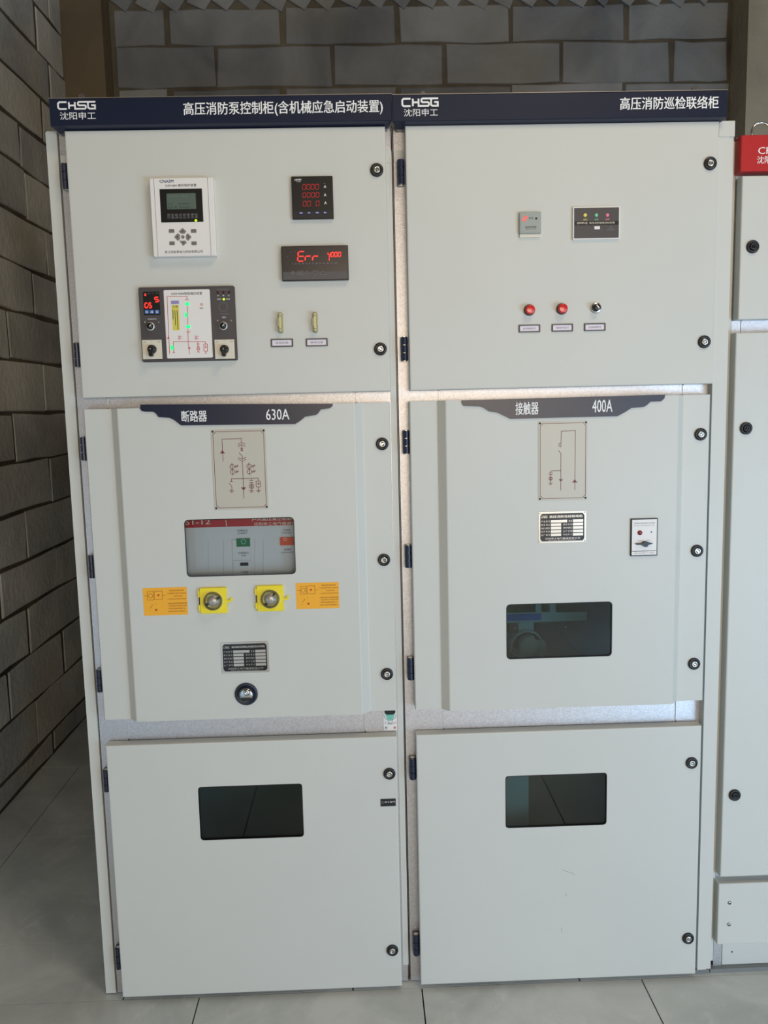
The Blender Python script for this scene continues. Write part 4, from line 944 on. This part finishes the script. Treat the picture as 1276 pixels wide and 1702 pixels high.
ML = mimic_plate((1.1322, 1.2511, 1.2855, 1.4751), PR, e2, 'printed single-line diagram plate')
LL = [[(1.1868, 1.4140), (1.1873, 1.4511), (1.2214, 1.4521), (1.2208, 1.3096)], [(1.1807, 1.4053), (1.1869, 1.3980), (1.1869, 1.3093)], [(1.1864, 1.3571), (1.1622, 1.3565), (1.1617, 1.3523)], [(1.1578, 1.3521), (1.1667, 1.3521)], [(1.1578, 1.3483), (1.1667, 1.3483)],
    [(1.1622, 1.3482), (1.1622, 1.3279)], [(1.1596, 1.3411), (1.1650, 1.3350)], [(1.1649, 1.3409), (1.1596, 1.3351)], circ((1.1622, 1.3384), .0042, 12), [(1.1868, 1.4234), (1.1826, 1.4218), (1.1821, 1.4165), (1.1856, 1.4138), (1.1868, 1.4140)]]
LL += ground((1.1620, 1.3276), .0050)
strokes('diagram_line', LL, .0012, ye, 'maroon', ML)
for T in ([(1.1817, 1.3360), (1.1921, 1.3357), (1.1869, 1.3308)], [(1.2147, 1.3277), (1.2267, 1.3276), (1.2204, 1.3347)]):
    bm = bmesh.new(); prism(bm, T, ye+.0001, ye-.0008, 0); put('diagram_arrow', bm, 'maroon', ML)
nameplate((1.1326, 1.2492, 1.1811, 1.2581), PR, e2, '高压消防巡检联络柜', ('产 品 型 号', '额 定 电 压', '额定工频耐压', '防 护 等 级', '出 厂 编 号'), ('重 量', '额 定 电 流', '雷电冲击耐压', '生 产 日 期', '外 形 尺 寸'))

# small rotary interlock with red lamp
r = (1.3573, 1.4231, 1.1439, 1.2360)
k = slab('rotary_interlock', r, PR, -.0600, 'black', e2, .0008, .0006, label='black framed white plate, red lamp and black lever')
slab('white_face', (r[0]+.0026, r[1]-.0026, r[2]+.0128, r[3]-.0026), -.0597, -.0607, 'white', k); fb2 = slab('white_face', (r[0]+.0026, r[1]-.0026, r[2]+.0026, r[2]+.0116), -.0597, -.0607, 'white', k)
text('lettering', '电磁闭锁操作装置', (1.3651, 1.4151, 1.2232, 1.2261), -.0610, 'greyp', k); text('lettering', 'DSN ELECTROMAGNETIC LOCK', (1.3652, 1.4148, 1.2180, 1.2196), -.0610, 'greyp', k)
text('lettering', '按下闭锁按钮旋转手柄', (1.3661, 1.4163, 1.1551, 1.1576), -.0610, 'greyp', k); text('lettering', '复位后取下钥匙', (1.3661, 1.4160, 1.1502, 1.1527), -.0610, 'greyp', k)
M['maroonlens'] = mat('maroon_lens', (128, 36, 44), 0.25)
lathe('lamp', (1.3789, 1.2016), [(0, -.0605), (.0058, -.0605), (.0056, -.0630), (.0040, -.0645), (0, -.0648)], 'maroonlens', k, 20)
disc('dark_hole', (1.4071, 1.2023), .0022, -.0604, -.0610, 'dark', k, 12)
bm = bmesh.new(); prism(bm, [(1.3690, 1.1761), (1.3831, 1.1767), (1.3863, 1.1804), (1.3927, 1.1811), (1.4016, 1.1772), (1.4093, 1.1755), (1.4065, 1.1742), (1.3993, 1.1728), (1.3945, 1.1668), (1.3881, 1.1678), (1.3840, 1.1724), (1.3694, 1.1732)], -.0605, -.0690, .0010); put('lever', bm, 'black', k)
text('lettering', '开    关', (1.3726, 1.4041, 1.1812, 1.1834), -.0610, 'greyp', k)

# contactor truck behind the dark pane
ct = thing('contactor_truck', 'contactor truck with blue plate, dimly seen behind the dark pane of the middle cabinet', 'contactor', (1.2, 0.12, 0.745))
YT = 0.10
box('truck_body', 0.86, 1.52, 0.18, 0.60, 0.745, 1.12, 'dark', ct)
fr_ = slab('truck_front', (1.0728, 1.2962, 0.9434, 0.9710), 0.18, YT, 'contactor', ct, 0, .001)
for r in ((1.0730, 1.1568, 0.9736, 1.0067), (1.1756, 1.1944, 0.9720, 1.0046), (1.2132, 1.2985, 0.9703, 1.0025)): slab('coil_block', r, 0.18, YT-.008, 'dark', ct, .002, .001)
for r in ((1.1568, 1.1756, 0.9715, 1.0052), (1.1944, 1.2132, 0.9704, 1.0040)): slab('coil_spacer', r, 0.18, YT, 'contactor', ct)
slab('blue_plate', (1.0728, 1.1731, 0.9499, 0.9667), YT, YT-.003, 'blueplate', fr_, label='blue plate')
slab('side_plate', (1.1141, 1.1568, 0.9213, 0.9423), 0.18, YT+.010, 'contactor', ct)
slab('indicator_block', (1.0877, 1.1128, 0.9152, 0.9434), 0.18, YT, 'dark', ct, .002)
disc('indicator_bolt', (1.1033, 0.9310), .0035, YT+.01, YT-.006, 'chrome', ct)
disc('indicator_bolt', (1.2365, 0.9300), .0030, YT+.08, YT-.006, 'pewter', ct)
slab('relay_box', (1.1580, 1.2713, 0.8936, 0.9424), 0.18, YT+.004, 'black', ct, .004)
cw = (1.1341, 0.8794)
lathe('drive_ring', cw, [(.0440, YT+.07), (.0440, YT-.010), (.0400, YT-.010), (.0400, YT+.07)], 'contactor', ct, 36)
cw = (1.1567, 0.8645)
lathe('drive_wheel', cw, [(0, YT+.07), (.0370, YT+.07), (.0370, YT+.020), (.0340, YT+.016), (0, YT+.016)], 'contactor', ct, 32)
slab('lower_plate', (1.0724, 1.1001, 0.8383, 0.9105), 0.18, YT+.03, 'inner', ct)

# inner barrier plates seen through the lower panes
box('barrier_plate', 0.06, 0.74, 0.30, 0.303, 0.05, 0.72, 'inner', c1)
box('barrier_plate', 0.86, 1.54, 0.30, 0.303, 0.05, 0.72, 'inner', c2)
r = (1.0556, 1.1352, 0.3662, 0.5452)
box('barrier_plate', r[0]-.05, r[1], 0.08, 0.083, 0.10, 0.70, 'contactor', c2)

# ---------------------------------------------------------------- cabinet three at the right edge
c3 = thing('switchgear_cabinet', 'shorter pale grey cabinet with red header at the right edge of the view', 'electrical cabinet', (2.0, 0, 0))
X3 = 1.602; H3 = 2.12
box('side_panel', X3, X3+.002, 0.0, 1.4, 0.012, H3, 'paint', c3)
box('back_panel', X3+.002, 2.40, 1.398, 1.4, 0.012, H3, 'paint', c3)
box('side_panel', 2.398, 2.40, 0.0, 1.398, 0.012, H3, 'paint', c3)
box('roof_panel', X3, 2.40, 0.0, 1.4, H3, H3+.002, 'paint', c3)
bm = bmesh.new(); bx(bm, X3+.0003, X3+.010, -.006, 0, 0.03, H3); bx(bm, X3+.010, X3+.0115, -.003, 0, 0.03, H3); put('side_trim', bm, 'paint', c3)
box('post', X3+.0135, X3+.036, 0.0, .003, 0.008, H3+.010, 'galv', c3); box('post', 2.36, 2.385, 0.0, .003, 0.008, H3, 'galv', c3)
for z0, z1 in ((1.668, 1.712), (0.262, 0.29), (2.03, 2.118), (0.012, 0.099)): box('rail', X3+.038, 2.36, 0.001, .004, z0, z1, 'galv' if z0 > .1 else 'paint', c3)
disc('screw_hole', (1.666, 0.048), .0022, .001, -.0002, 'black', c3, 10)
box('plinth_strip', 1.562, 1.5995, -.014, .003, 0.000, 0.011, 'inner', c2)
bm = bmesh.new(); bx(bm, 1.602, 2.40, -.014, .004, 0.000, 0.011); put('base_channel', bm, 'inner', c3)
g1 = flat_door((1.6165, 2.385, 1.7055, 2.0350), None, c3, None)
g2 = flat_door((1.6125, 2.385, 0.2850, 1.6750), None, c3, None)
g3 = slab('lower_panel', (1.6095, 2.385, 0.0960, 0.2660), -.001, PF, 'paint', c3, 0, .0015)
lock((1.6452, 1.8733), PF, g1, 0.3, True)
for q in [(1.6429, 1.4466), (1.6429, 0.5098)]: lock(q, PF, g2, 1.2, True)
for q in [(1.6388, 0.2132), (1.6390, 0.1526)]:
    s = lathe('screw', q, [(0, PF), (.0050, PF), (.0046, -.0375), (.0028, -.0385), (0, -.0385)], 'lockcore', g3, 16); strokes('screw_slot', [[(q[0]-.003, q[1]+.001), (q[0]+.003, q[1]-.001)], [(q[0]-.001, q[1]-.003), (q[0]+.001, q[1]+.003)]], .0010, -.0385, 'dark', s)
h3 = slab('header_sign', (1.6095, 2.39, 2.043, 2.1240), -.004, -.040, 'redpaint', c3, 0, .0012, label='red header sign with white lettering')
text('lettering', 'CHSG', ((1.6492, 1.6726, 2.0811, 2.0967)[0], (1.6492, 1.6726, 2.0811, 2.0967)[0]+.066, (1.6492, 1.6726, 2.0811, 2.0967)[2], (1.6492, 1.6726, 2.0811, 2.0967)[3]), -.0403, 'whitep', h3, .012)
text('lettering', '沈阳申工', ((1.6473, 1.6734, 2.0600, 2.0767)[0], (1.6473, 1.6734, 2.0600, 2.0767)[0]+.068, (1.6473, 1.6734, 2.0600, 2.0767)[2], (1.6473, 1.6734, 2.0600, 2.0767)[3]), -.0403, 'whitep', h3, .006)
# lifting eye on the roof
bm = bmesh.new(); n, m_ = 20, 8; cx, cz = 1.688, H3+.030; R_, rr = .0230, .0030; V = []
for i in range(n):
    a = 2*PI*i/n; V.append([bm.verts.new((cx+(R_+rr*math.cos(2*PI*j/m_))*math.cos(a), .03+rr*math.sin(2*PI*j/m_), cz+(R_+rr*math.cos(2*PI*j/m_))*math.sin(a))) for j in range(m_)])
for i in range(n):
    for j in range(m_): bm.faces.new((V[i][j], V[(i+1) % n][j], V[(i+1) % n][(j+1) % m_], V[i][(j+1) % m_]))
for f_ in bm.faces: f_.smooth = True
lathe_z(bm, cx, .03, .012, H3+.001, H3+.008, 16)
put('lifting_eye', bm, 'chrome', c3, 'bright steel lifting eye')
# scuffs on the lower middle door
strokes('scuff', [[(1.1991, 0.3220), (1.2319, 0.3083)], [(1.2087, 0.2586), (1.2103, 0.2486)], [(1.1965, 0.1613), (1.1997, 0.1485)]], .0010, PF, 'scuff', e3)

# ---------------------------------------------------------------- never deeper than thing > part > sub-part
RAISE = {'mimic_plate', 'rating_plate', 'knob_guard', 'warning_sticker', 'name_plate', 'round_port', 'rotary_interlock', 'maker_label', 'banner', 'open_flag', 'charge_flag', 'operating_column'}
def depth(o):
    d = 1
    while o.parent: o = o.parent; d += 1
    return d
def up_one(o):
    p = o.parent; o.location = Vector(o.location)+Vector(p.location); o.parent = p.parent
for o in list(COL.objects):
    if o.name.split('.')[0] in RAISE and depth(o) == 3: up_one(o)
for _ in range(3):
    for o in list(COL.objects):
        while depth(o) > 3: up_one(o)
